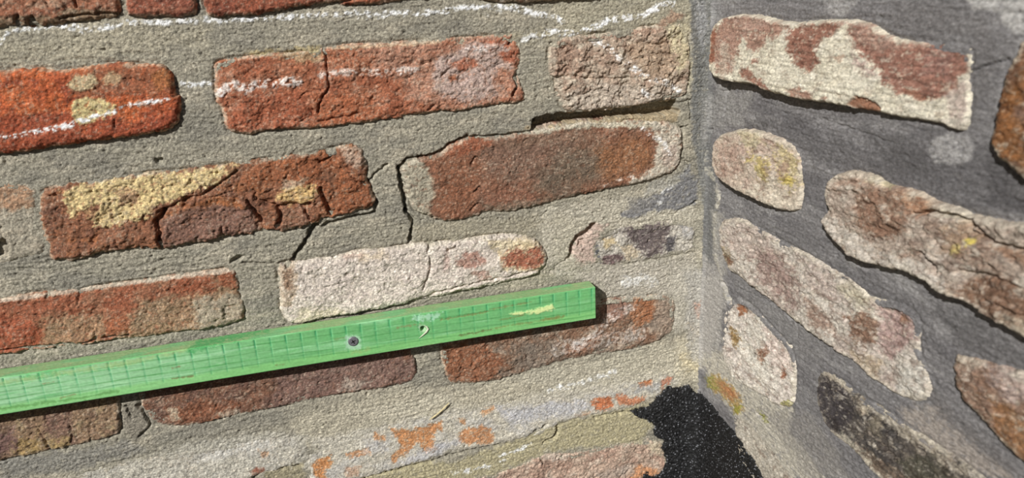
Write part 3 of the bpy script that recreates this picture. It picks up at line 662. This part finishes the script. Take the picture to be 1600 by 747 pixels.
# ---------------- bricks just outside the frame, so that the walls go on
rg = np.random.default_rng(3)
def rect(u0, u1, v0, v1):
    return [(u0, v0), ((u0 + u1) / 2, v0), (u1, v0), (u1, (v0 + v1) / 2), (u1, v1), ((u0 + u1) / 2, v1), (u0, v1), (u0, (v0 + v1) / 2)]
PITCH = .087
def filler(side, u0, u1, k, label):
    z0 = .106 + PITCH * k + (.016 if side == 'R' and k > 0 else 0)
    b = rg.uniform(.85, 1.1)
    c = np.array((146, 96, 78)) * b
    brick(side, rect(u0, u1, z0, z0 + .062), 3, 6, (tuple(c), tuple(c * .85), tuple(c * 1.15 + 12)), [], label, step=.003, px=False)
for k, cuts in ((2, (-1.02, -.80, -.55, -.28, -.02)), (3, (-1.02, -.88, -.62, -.36, -.12, -.02)), (-6, (-1.02, -.80, -.55, -.28, -.06))):
    for a, b in zip(cuts[:-1], cuts[1:]):
        filler('L', a + .012, b - .012, k, None)
for k in (1, 0, -1, -2, -3, -4, -5):
    filler('L', -1.02, -.785 + (.02 if k % 2 else 0), k, None)
for k, cuts in ((1, (.06, .19, .45, .62)), (2, (.03, .28, .54, .62)), (3, (.06, .19, .45, .62)), (-5, (.16, .40, .62)), (-4, (.34, .62))):
    for a, b in zip(cuts[:-1], cuts[1:]):
        filler('R', a + .012, b - .012, k, None)

# ================================================================== mortar of both walls
LM = [
    # grit colour zones
    P('380,82 470,76 500,72 500,82 400,90', (188, 170, 124), 8, 8, 6, .7), P('560,190 700,70 860,45 860,60 700,66', (170, 158, 124), 16, 10, 10, .3),
    P('0,60 200,35 330,40 320,70 150,95 0,100', (176, 168, 146), 30, 14, 20, .6), P('860,0 1080,0 1080,40 960,48 880,60', (172, 166, 144), 20, 10, 14, .5), P('1030,50 1075,30 1078,130 1050,140', (190, 180, 148), 12, 9, 10, .6),
    P('1000,60 1050,18 1070,25 1050,38 1010,70', (160, 124, 104), 6, 6, 7, .6, .4),
    P('0,655 190,690 240,640 0,620', (140, 134, 122), 14, 10, 12, .4), P('190,600 230,610 240,660 215,690 195,680', (132, 126, 114), 8, 7, 8, .8), P('235,675 420,650 500,640 420,668 330,690 240,705', (140, 136, 124), 10, 8, 10, .7),
    P('0,745 0,720 200,690 230,705 100,740', (128, 126, 120), 14, 10, 12, .7), P('450,650 640,605 700,605 700,650 600,690 470,700', (180, 173, 154), 14, 10, 12, .8), P('500,705 480,690 700,640 1060,570 1070,600 1000,610 700,680', (188, 183, 170), 10, 8, 12, .9), P('200,725 300,690 420,675 480,680 480,730 300,745', (180, 176, 164), 10, 8, 12, .8),
    P('560,640 700,610 900,570 1050,535 1090,540 1060,590 900,610 720,640 600,665', (186, 180, 162), 14, 10, 12, .8), P('700,612 800,595 850,600 800,625 720,635', (172, 164, 144), 12, 9, 10, .4),
    P('560,700 700,725 880,660 1010,630 1030,650 1000,690 860,705 800,730 700,760 560,775', (168, 160, 130), 8, 6, 10, .95), P('410,733 475,725 480,750 420,755', (150, 142, 116), 6, 6, 8, .8),
    P('640,350 880,335 900,345 820,366 700,378 650,380', (160, 152, 130), 14, 9, 12, .4), P('840,330 1000,300 1060,285 1090,330 1090,350 920,355 890,430 850,400', (186, 180, 164), 18, 10, 14, .8), P('865,340 920,345 900,400 880,420 862,380', (172, 166, 148), 12, 8, 10, .5),
    P('892,396 900,372 925,352 950,350 930,375 928,410 905,412', (190, 168, 156), 6, 6, 6, .85), P('820,200 870,190 1060,170 1060,190 900,192 840,205', (170, 152, 122), 6, 4, 8, .8),
    P('972,334 1000,312 1050,292 1076,262 1092,285 1090,318 1060,326 1020,330 985,342', (118, 118, 120), 6, 6, 9, .92), P('1010,285 1060,272 1075,262 1060,290 1010,305', (150, 150, 146), 8, 6, 9, .5), P('980,312 1020,306 1015,325 985,335', (128, 126, 122), 8, 6, 8, .6),
    P('860,425 1085,398 1090,470 1050,462 940,470 935,445', (182, 176, 164), 14, 9, 10, .75), P('1050,430 1090,410 1095,500 1055,520 1050,480', (184, 179, 166), 12, 8, 10, .75), P('1058,530 1100,520 1108,590 1060,600', (192, 184, 162), 12, 9, 10, .7), P('1060,555 1100,550 1100,580 1070,580', (198, 184, 148), 10, 8, 8, .5),
    P('1084,472 1095,468 1098,485 1092,500 1086,492', (176, 104, 76), 4, 4, 5, .9, -.3), P('1075,505 1100,500 1098,530 1082,528', (178, 158, 130), 6, 6, 6, .7),
    # smooth grey cement in the corner
    P('1076,-60 1140,-60 1140,330 1140,420 1096,420 1098,330 1090,262 1080,200 1082,100', (114, 114, 111), 5, 4, 10, .95, .2), P('1086,0 1100,0 1104,40 1098,80 1088,50', (150, 150, 150), 8, 5, 8, .8), P('1098,150 1115,150 1115,230 1096,225', (142, 140, 136), 8, 5, 8, .7), P('1070,425 1140,415 1140,590 1075,560', (164, 161, 154), 10, 6, 10, .8),
    # open gap under the grey pink brick, cracks
    H('831,203 833,186 850,180 880,177 905,176 960,168 1020,161 1058,155 1060,176 1030,181 985,182 955,185 915,189 880,193 850,201', 20), K('832,204 840,190', 5, 8),
    K('494,349 486,362 478,376 468,390 458,407', 7.5, 10), K('456,407 430,412 380,412', 2.4, 3), K('578,282 588,270 605,256', 3, 4), K('576,282 580,298 588,312 586,332 560,338 530,344 505,352', 4, 6),
    K('624,262 625,280 630,296 633,312 634,330', 7, 10), K('634,330 645,345 643,362 639,384', 4.5, 8), K('624,262 636,248 665,244 690,236 704,224 730,214', 4.5, 8), K('640,384 580,392 500,405 460,410', 2.2, 2.5), K('730,214 800,210 832,203', 2.6, 4),
    H('362,404 372,398 382,400 374,408 360,412', 5), H('240,248 254,246 256,256 244,256', 4), K('890,402 895,384 904,370 918,362 928,352', 6.5, 9), H('902,374 914,372 914,384 904,384', 5), K('1066,200 1068,225 1064,245 1075,255', 3, 4), K('1062,160 1078,156 1080,185', 2, 3),
    K('930,412 985,412 1085,394', 1.5, 1.5), K('1080,320 1088,316', 3, 4), K('1050,335 1075,322', 2, 2), K('215,632 228,650 236,664 228,674 216,684', 3, 4), K('196,634 205,650', 3, 3), K('395,747 410,735 470,728', 4, 5), K('866,660 874,670 866,684 850,694', 4, 4),
    K('860,425 880,408 895,400', 1.6, 2), K('570,746 640,730 680,719 727,705 793,694', 3, 4), K('1028,634 955,648 930,652', 2.4, 3),
    # chalk
    C('-30,75 0,66 12,52 36,44 60,46 95,40 130,48 160,44 200,34 260,34 320,32 345,34', 8, .9), C('90,36 110,38 125,42', 10, .8), C('322,30 350,34 400,30 440,26 480,24 520,22 580,22 620,20 680,20 720,12 760,10 800,12 830,18 870,28 880,34', 8.5, 1), C('560,28 600,26', 6, .6), C('820,60 845,54 865,50', 12, .8), C('760,22 800,12', 6, .5), C('870,52 890,52 920,46 950,34 985,26 1005,24 1030,10 1050,4', 11, 1),
    C('284,130 296,131 318,131 334,130', 9, 1), C('1030,320 1036,300 1050,290', 6, .6), C('975,440 1000,436 1020,440', 18, .5), C('836,745 900,600 960,585', 4, .1), C('710,740 760,730 790,720', 6, .9), C('780,712 805,706 826,694', 5, .9), C('860,610 930,592 960,582', 7, .7),
]
us = axis(-1.05, -.715, .0, .0, STEP, .004)
vs = axis(-.58, -.365, .232, .46, STEP, .004)
mL = mortar('L', us, vs, ((150, 145, 130), (136, 132, 120), (168, 161, 144)), LM, MAT['mortar'], 101, 1.0, 1.0, .009)
mL['label'] = 'sandy beige grey mortar between the sunlit bricks'
RM = [
    P('1060,-60 1110,-60 1114,100 1112,240 1120,300 1114,420 1060,420', (112, 112, 110), 6, 4, 10, .9), P('1060,430 1128,430 1128,540 1110,570 1060,570', (164, 161, 154), 10, 6, 10, .8),
    P('1400,0 1540,20 1560,110 1520,200 1515,60 1380,50', (112, 109, 108), 20, 12, 18, .5), P('1180,180 1540,220 1600,330 1500,330 1290,262', (98, 96, 97), 24, 14, 18, .7), P('1545,240 1620,290 1620,340 1540,320', (84, 82, 83), 16, 12, 16, .8), P('1260,182 1330,195 1420,222 1380,236 1300,215', (140, 138, 138), 16, 12, 14, .6), P('1340,205 1420,215 1460,270 1400,262', (90, 88, 88), 16, 14, 14, .6), P('1180,360 1290,420 1420,470 1330,425 1290,390 1240,345', (110, 108, 108), 12, 10, 14, .5), P('1440,460 1600,545 1640,600 1500,540', (92, 90, 90), 16, 12, 16, .6),
    P('1280,-20 1340,-20 1335,10 1310,28 1290,18', (164, 162, 160), 10, 7, 12, .8), P('1500,-20 1640,-20 1640,60 1580,50 1560,18 1520,14', (184, 182, 178), 10, 7, 12, .9), P('1448,236 1458,218 1485,208 1512,214 1524,232 1516,250 1490,260 1462,254', (166, 164, 162), 8, 4, 10, .85, .25),
    P('1125,135 1180,145 1160,195 1112,205 1095,170', (148, 146, 142), 12, 8, 10, .7), P('1105,0 1125,20 1108,45 1098,30', (148, 148, 146), 8, 6, 8, .7), P('1162,188 1200,190 1195,205 1165,205', (92, 90, 90), 8, 8, 6, .6), P('1310,150 1320,170 1340,185 1300,180', (104, 100, 100), 10, 8, 8, .5),
    S('1106,235 1103,260 1118,285 1124,312 1116,335 1118,400 1128,440 1136,468', 4, (196, 190, 172), 4, 5, 6, .7, .4), P('1112,330 1130,335 1135,430 1120,420', (172, 168, 158), 8, 6, 8, .6), P('1098,395 1130,430 1135,470 1110,560 1095,560', (168, 164, 158), 10, 7, 10, .8),
    P('1150,430 1260,520 1300,560 1250,560 1200,500 1150,460', (132, 130, 128), 12, 8, 12, .5), P('1095,560 1130,545 1240,640 1230,670 1290,747 1200,747 1150,650 1110,600', (190, 184, 168), 10, 8, 9, .8), P('1190,640 1270,650 1330,747 1260,747', (138, 134, 128), 14, 9, 12, .6),
    P('1105,592 1120,584 1140,600 1158,620 1162,640 1150,645 1138,625 1115,612', (160, 136, 88), 4, 8, 5, .9, .8), P('1104,590 1114,588 1120,606 1108,606', (142, 140, 74), 5, 8, 4, .8, .4), P('1122,596 1140,602 1154,620 1146,626 1130,612', (164, 112, 76), 6, 6, 5, .8), P('1146,632 1158,634 1156,646 1148,646', (140, 136, 56), 3, 4, 4, .8), P('1185,640 1192,648 1200,660 1192,658', (132, 132, 60), 3, 4, 4, .8),
    P('1405,640 1460,640 1540,710 1580,747 1500,747 1440,690', (164, 154, 144), 18, 14, 10, .75), P('1450,600 1490,640 1600,747 1540,720 1470,650', (98, 94, 92), 14, 9, 12, .5),
    K('1128,128 1142,128 1136,144', 3, 3), K('1112,202 1106,222 1104,236', 2.4, 3), K('1136,136 1130,180', 2, 2), K('1125,300 1122,318 1118,334', 2.4, 3), K('1128,440 1138,460 1140,474', 4, 4), K('1515,112 1540,104 1575,92', 2.4, 3), K('1280,185 1330,200 1400,225', 1.6, 1.5), K('1155,450 1220,480 1240,500', 1.6, 1.5), K('1182,646 1192,656', 2, 3), K('1160,690 1175,700 1190,730 1200,750', 2.6, 3), H('1234,538 1238,538 1238,543 1234,543', 4),
]
us = axis(.0, .0, .40, .66, STEP, .004)
vs = axis(-.58, -.34, .21, .46, STEP, .004)
mR = mortar('R', us, vs, ((124, 122, 122), (108, 106, 107), (142, 140, 139)), RM, MAT['cement'], 202, .55, .75, .009, groove=1.0)
mR['label'] = 'smooth dark grey cement mortar of the right wall'
# ================================================================== green timber batten
BX0, BX1 = -1.0, -.1326
BZT, BZB, BYB, BYF = -.0772, -.1118, -.0065, -.0245
def batten():
    r = .0011
    sec = []                                     # cross-section: back top -> top face -> front face -> underside -> back bottom
    for y in np.linspace(BYB, BYF + r, 26): sec.append((y, BZT))
    for a in np.linspace(0, math.pi / 2, 5)[1:]: sec.append((BYF + r - r * math.sin(a), BZT - r + r * math.cos(a)))
    for z in np.linspace(BZT - r, BZB + r, 62)[1:]: sec.append((BYF, z))
    for a in np.linspace(0, math.pi / 2, 5)[1:]: sec.append((BYF + r - r * math.cos(a), BZB + r - r * math.sin(a)))
    for y in np.linspace(BYF + r, BYB, 8)[1:]: sec.append((y, BZB))
    sec = np.array(sec)
    ns = len(sec)
    xs = np.concatenate([np.arange(BX0, -.72, .006), np.arange(-.72, BX1 - .0004, .00085), [BX1 - .0004, BX1]])
    nx = len(xs)
    X = np.repeat(xs, ns); Y = np.tile(sec[:, 0], nx); Z = np.tile(sec[:, 1], nx)
    seg = np.concatenate([[0], np.cumsum(np.hypot(*(sec[1:] - sec[:-1]).T))])
    s = np.tile(seg, nx) * 1e3
    xm = X * 1e3
    p = to_px(np.stack([X, Y, Z], -1))
    px, py = p[:, 0], p[:, 1]
    front = (Y <= BYF + 1e-5)
    fz = np.where(front, (BZT - Z) / (BZT - BZB), -1)            # 0 top .. 1 bottom on the front
    top = Z >= BZT - 1e-6
    slope = .012 * xm
    gr = fbm(xm, (s + slope) * 26, 70, 4, 301, .7)
    gr2 = fbm(xm, (s + slope + 1.5 * pn(xm / 60, s / 9, 310)) * 9, 90, 3, 302, .6)
    fine = fbm(xm, s, 2.4, 2, 303)
    rgb = np.tile(np.array((112, 178, 114), float), (len(X), 1))
    def mix(c, m):
        rgb[:] = rgb * (1 - m[:, None]) + np.array(c, float) * m[:, None]
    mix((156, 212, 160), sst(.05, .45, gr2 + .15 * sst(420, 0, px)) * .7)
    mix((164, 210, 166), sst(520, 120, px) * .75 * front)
    mix((92, 162, 98), sst(.08, .4, gr) * .65)
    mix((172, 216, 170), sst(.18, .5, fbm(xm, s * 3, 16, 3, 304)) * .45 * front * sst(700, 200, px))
    mix((132, 196, 118), sst(.70, .8, fz) * .7)
    # annual-ring lines running along the face
    off = 2.0 * pn(xm / 110, 0 * xm, 305) + .010 * xm
    for k, zz in enumerate((9.2, 17.5, 25.5, 31.5)):
        d = np.abs((fz * 34.6) - zz - off * (.6 + .2 * k) + .35 * pn(xm / 15, s / 4, 306 + k))
        mix((78, 140, 78), np.exp(-(d / .5) ** 2) * .75 * front * (.5 + .5 * sst(-.2, .2, pn(xm / 50, 0 * xm, 320 + k))))
    # planed top face, sandier
    mix((146, 176, 124), top * (.75 + .25 * sst(-.2, .3, fbm(xm, s, 14, 4, 307))))
    mix((176, 182, 136), top * sst(.15, .4, fbm(xm, s, 5, 3, 308, .8)) * .6)
    mix((110, 190, 130), top * sst(.1, .4, fbm(xm, s * 2, 40, 2, 309)) * .5)
    h = 1e-3 * (.10 * gr + .07 * fine + .06 * gr2)
    h += 1e-3 * top * .25 * fbm(xm, s, 2.2, 2, 311, .9)
    # feed roller marks
    x0 = px_to_wall('L', [(540, 515)], .0245)[0, 0] * 1e3
    ph = (xm - x0) / 13.55
    n = np.round(ph)
    dx = (ph - n) * 13.55 + .25 * pn(s / 6, n * 3.3, 312)
    row = (fz * 3.0) % 1.0
    st = (.35 + .65 * sst(.55, 0, fz)) * (.55 + .45 * sst(-.3, .3, pn(n * 1.7, fz * 4, 313)))
    line = np.exp(-(dx / .55) ** 2) * sst(.02, .05, fz) * sst(.86, .78, fz) * (1 - .7 * (np.abs(row - .95) < .10)) * st
    h -= 1e-3 * .8 * line
    mix((40, 134, 84), np.clip(line * 1.15, 0, 1))
    mix((176, 222, 178), np.exp(-((dx - 1.1) / .45) ** 2) * (fz > .03) * (fz < .82) * st * .35)
    pad = (1 - np.abs(ph - n) * 2) * (fz > 0) * (fz < .82)
    mix((92, 176, 114), sst(0.2, 1, pad) * sst(.6, .1, fz) * sst(250, 700, px) * .4)
    marks = [
        P('290,548 310,532 360,522 420,512 420,518 380,528 330,540 300,552', (74, 160, 92), 6, 8, 6, .7), P('30,590 80,580 110,582 60,592', (96, 178, 110), 6, 7, 6, .7), P('0,596 110,578 240,556 300,540 292,548 200,570 60,592 0,602', (160, 190, 128), 6, 4, 8, .7),
        S('270,592 285,590 302,588', 2.4, (110, 92, 60), 2, 1.6, 5, .85, -.3), S('0,640 60,632 130,622 185,612', 3.4, (88, 140, 72), 3, 3, 7, .75, -.3), S('95,622 118,616', 2.2, (130, 110, 76), 2, 1.6, 5, .8), S('66,600 84,597', 2, (140, 116, 80), 2, 1.6, 5, .7), S('270,575 280,573', 2.4, (130, 100, 70), 2, 1.6, 5, .8),
        S('690,500 730,493 762,487', 3, (126, 118, 70), 2, 2, 5, .8, -.3), S('765,484 800,478 830,472', 2.6, (132, 120, 72), 2, 2, 5, .7, -.2), S('718,524 745,520 768,515', 2.6, (96, 92, 54), 2, 2, 5, .85, -.3), S('770,514 800,508 840,502 880,496', 2.6, (120, 118, 66), 3, 2.4, 5, .7), S('620,512 640,509 656,506', 2.4, (140, 130, 88), 2, 2.4, 5, .8), S('780,500 820,492', 2.4, (116, 108, 60), 2, 2, 5, .7), S('850,499 880,494', 3.6, (128, 112, 60), 3, 3, 5, .7), S('523,530 540,527', 3, (104, 132, 76), 2, 2, 5, .7), S('550,552 575,546', 6, (160, 180, 116), 4, 4, 5, .6), S('430,571 445,569', 2, (110, 100, 60), 2, 2, 5, .6), S('560,561 660,542 690,536', 2.2, (122, 140, 78), 2, 2.4, 5, .6),
        P('646,494 668,490 690,490 684,498 660,502 644,500', (176, 216, 190), 4, 5, 4, .75), P('652,511 660,506 668,510 667,518 658,520', (190, 208, 178), 4, 3, 4, .6),
        P('540,524 562,524 564,546 540,546', (176, 212, 184), 4, 3, 4, .75), P('796,490 812,486 826,486 846,480 862,476 866,481 862,485 850,487 838,491 820,490 806,493', (212, 226, 158), 3, 2.5, 5, .95, .6),
    ]
    marks = [m[:6] + (m[6] * .72, m[7], m[8] * .85) if m[0] == 'S' else m for m in marks]
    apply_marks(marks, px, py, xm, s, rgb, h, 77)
    # screw hole
    c = px_to_wall('L', [(660.5, 513.8)], .0245)[0]
    d = np.hypot((X - c[0]) * 1.0, (Z - c[1]) * .85)
    h -= front * sst(.0024, .0016, d) * .008
    rgb *= (1 + .07 * fine + .06 * gr)[:, None]
    N = np.zeros((ns, 2))
    t = np.gradient(sec, axis=0)
    N[:, 0], N[:, 1] = -t[:, 1], t[:, 0]
    N /= np.linalg.norm(N, axis=1)[:, None]
    if N[40, 0] > 0: N = -N
    endf = np.repeat(sst(BX1, BX1 - .001, xs), ns)
    Y2 = Y + np.tile(N[:, 0], nx) * h * endf
    Z2 = Z + np.tile(N[:, 1], nx) * h * endf
    V = np.stack([X, Y2, Z2], -1)
    i = np.arange(nx * ns).reshape(nx, ns)
    j = np.concatenate([i, i[:, :1]], 1)
    F = np.stack([j[:-1, :-1], j[:-1, 1:], j[1:, 1:], j[1:, :-1]], -1).reshape(-1, 4)
    # sawn ends: fan of quads to a centre line
    nb = len(V)
    ends_v, ends_f, ends_c = [], [], []
    for q, e in enumerate((0, nx - 1)):
        ring = i[e]
        cen = nb + q * ns + np.arange(ns)
        vv = V[ring].copy()
        cy, cz = (BYB + BYF) / 2, (BZT + BZB) / 2
        vv[:, 1] = cy + (vv[:, 1] - cy) * .02
        vv[:, 2] = cz + (vv[:, 2] - cz) * .02
        ends_v.append(np.concatenate([vv]))
        ends_c.append(np.tile(np.array((150, 190, 130), float), (ns, 1)))
        a, b = ring, np.roll(ring, -1)
        ca, cb = cen, np.roll(cen, -1)
        f = np.stack([a, b, cb, ca], -1)
        ends_f.append(f if e else f[:, ::-1])
    V = np.concatenate([V] + ends_v)
    F = np.concatenate([F] + ends_f)
    rgb = np.concatenate([rgb] + ends_c)
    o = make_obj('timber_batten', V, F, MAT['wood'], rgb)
    o['label'] = 'green treated timber batten screwed across the left brick wall'
    o['category'] = 'batten'
    return o
bat = batten()

def polar(name, c, R, nr, na, hfun, mat, parent, label=None, y0=BYF):
    """disc facing the camera side of the left wall with a height profile"""
    V, F = [], []
    for i in range(nr + 1):
        for j in range(na):
            a = 2 * math.pi * j / na
            rr = R * i / nr
            V.append((c[0] + rr * math.cos(a), y0 - hfun(i / nr, a), c[1] + rr * math.sin(a)))
    for i in range(nr):
        for j in range(na):
            k = (j + 1) % na
            F.append((i * na + j, i * na + k, (i + 1) * na + k, (i + 1) * na + j))
    return make_obj(name, np.array(V), np.array(F)[:, ::-1], mat, None, parent, label)
steel = plain_mat('dull_screw_steel', (128, 127, 132), .42, .35, .5, .2)
dark = plain_mat('screw_recess_shade', (62, 60, 64), .6, .3, .4, .2)  # screw steel darkened, for the shade inside the recess
cs = px_to_wall('L', [(551.8, 533.6)], .0250)[0]
def head(t, a):
    rim = .0011 * math.sqrt(max(0, 1 - max(0, (t - .72) / .28) ** 2)) - (.0012 if t > .995 else 0)
    return rim - .0008 * (1 if t < .16 else 0)
scr = polar('screw', cs, .0050, 18, 32, head, steel, bat, 'round steel countersunk screw head')
def cross(t, a):
    return .0003
V, F = [], []
for q in range(4):                                # cross recess as four dark slabs on the head, its shade in their colour
    a = q * math.pi / 2 + .5
    ca, sa = math.cos(a), math.sin(a)
    b = len(V)
    for (l, wv) in ((0.0, .0006), (.0012, .00062), (.0024, .0004), (.0024, -.0004), (.0012, -.00062), (0.0, -.0006)):
        V.append((cs[0] + l * ca - wv * sa, BYF - .00122, cs[1] + l * sa + wv * ca))
    for (l, wv) in ((0.0, .0006), (.0012, .00062), (.0024, .0004), (.0024, -.0004), (.0012, -.00062), (0.0, -.0006)):
        V.append((cs[0] + l * ca - wv * sa, BYF + .0006, cs[1] + l * sa + wv * ca))
    F += [(b, b + 1, b + 4, b + 5), (b + 1, b + 2, b + 3, b + 4)]
    for k in range(6):
        n_ = (k + 1) % 6
        F.append((b + k, b + 6 + k, b + 6 + n_, b + n_))
make_obj('screw_recess', np.array(V), np.array(F), dark, None, scr, 'cross slot of the screw, its shade given as dark colour')

def tube(name, path, rad, mat, parent=None, label=None, na=10):
    path = np.array(path, float)
    n = len(path)
    V, F = [], []
    for i in range(n):
        t = path[min(i + 1, n - 1)] - path[max(i - 1, 0)]
        t /= np.linalg.norm(t)
        a = np.cross(t, (0, 1, 0)); a /= np.linalg.norm(a)
        b = np.cross(t, a)
        for k in range(na):
            w_ = 2 * math.pi * k / na
            V.append(path[i] + rad[i] * (math.cos(w_) * a + .7 * math.sin(w_) * b))
    for i in range(n - 1):
        for k in range(na):
            m_ = (k + 1) % na
            F.append((i * na + k, i * na + m_, (i + 1) * na + m_, (i + 1) * na + k))
    return make_obj(name, np.array(V), np.array(F), mat, None, parent, label)
pale = plain_mat('pale_torn_wood', (206, 212, 186), .8, 0, .2, .3)
sp = []
for (x, y) in ((663, 508.5), (666.5, 510.5), (669, 514), (666.5, 518.5), (662, 522.5), (658, 526), (654.5, 528.6)):
    q = px_to_wall('L', [(x, y)], .0252)[0]
    sp.append((q[0], BYF - .0007, q[1]))
tube('splinter', sp, [.0002, .0007, .0010, .0010, .0008, .0005, .0001], pale, bat, 'pale splinter curling around an empty screw hole')

# ================================================================== thin straw stuck to the wall
straw = plain_mat('dry_straw', (206, 192, 150), .8, 0, .2, .3)
sp = []
for t in np.linspace(0, 1, 9):
    q = px_to_wall('L', [(671 + 31 * t, 656 - 27 * t + 1.5 * math.sin(t * 3))], .003)[0]
    sp.append((q[0], -.0030 - .0006 * math.sin(t * 3.1), q[1]))
o = tube('straw', sp, [.0004, .0008, .0009, .0009, .0009, .0009, .0009, .0008, .0004], straw)
o['label'] = 'thin dry straw stuck slantwise on the plaster below the batten'
o['category'] = 'straw'

# ================================================================== black gritty tar patch in the foot of the corner
def tar_sheet(side, outline, seed):
    Q = px_to_wall(side, chaikin(pts(outline)), .002)
    lo, hi = Q.min(0) - .006, Q.max(0) + .006
    if side == 'L': hi[0] = 0.0
    else: lo[0] = 0.0
    st_ = .0007
    uu = np.append(np.arange(lo[0], hi[0], st_), hi[0]); vv = np.arange(lo[1], hi[1], st_)
    U, W = np.meshgrid(uu, vv)
    u, v = U.ravel(), W.ravel()
    um, vm = u * 1e3, v * 1e3
    s = sdf(u + .007 * fbm(um, vm, 8, 5, seed, .85), v + .007 * fbm(um, vm, 8, 5, seed + 9, .85), Q)
    e = np.clip(s / .005, 0, 1)
    gr = fbm(um, vm, 2.6, 3, seed + 1, .8)
    h = -.002 + .0055 * np.sqrt(np.clip(1 - (1 - e) ** 2, 0, 1)) + 1e-3 * (2.4 * gr + 1.8 * fbm(um, vm, 15, 3, seed + 2)) * e - 2 * np.maximum(-s, 0)
    R = .024
    a = np.clip(np.abs(u) / R, .28, 1)
    h += R * (1 - np.sqrt(np.clip(1 - (1 - a) ** 2, 0, 1))) * sst(0, .02, s)
    rgb = np.tile(np.array((17, 17, 18), float), (len(u), 1))
    fl = sst(.34, .46, fbm(um, vm, 2.0, 2, seed + 4, .9))[:, None]
    rgb = rgb * (1 - fl) + np.array((150, 152, 158)) * fl  # sparse pale flecks: sparkle of the grit painted into the colour
    V = wall_xyz(side, u, v, h)
    F = grid_faces(len(uu), len(vv))
    kf = (s[F] > -.001).all(1)
    F, (V, rgb) = compact(kf, F, [V, rgb], False)
    return F, V, rgb
Fa, Va, Ca = tar_sheet('L', '984,640 1004,642 1022,630 1032,614 1046,603 1062,606 1076,600 1088,612 1104,622 1125,650 1140,800 1010,800 992,752 1004,738 1026,742 1038,726 1040,712 1030,702 1040,690 1022,684 1024,664 1008,656 990,652', 401)
Fb, Vb, Cb = tar_sheet('R', '1080,606 1098,616 1112,636 1132,660 1152,682 1170,704 1182,726 1194,748 1215,800 1100,830 1070,700', 431)
tar = make_obj('tar_patch', np.concatenate([Va, Vb]), np.concatenate([Fa, Fb + len(Va)]), MAT['tar'], np.concatenate([Ca, Cb]))
tar['label'] = 'gritty black tar patch filling the foot of the corner'
tar['category'] = 'tar'
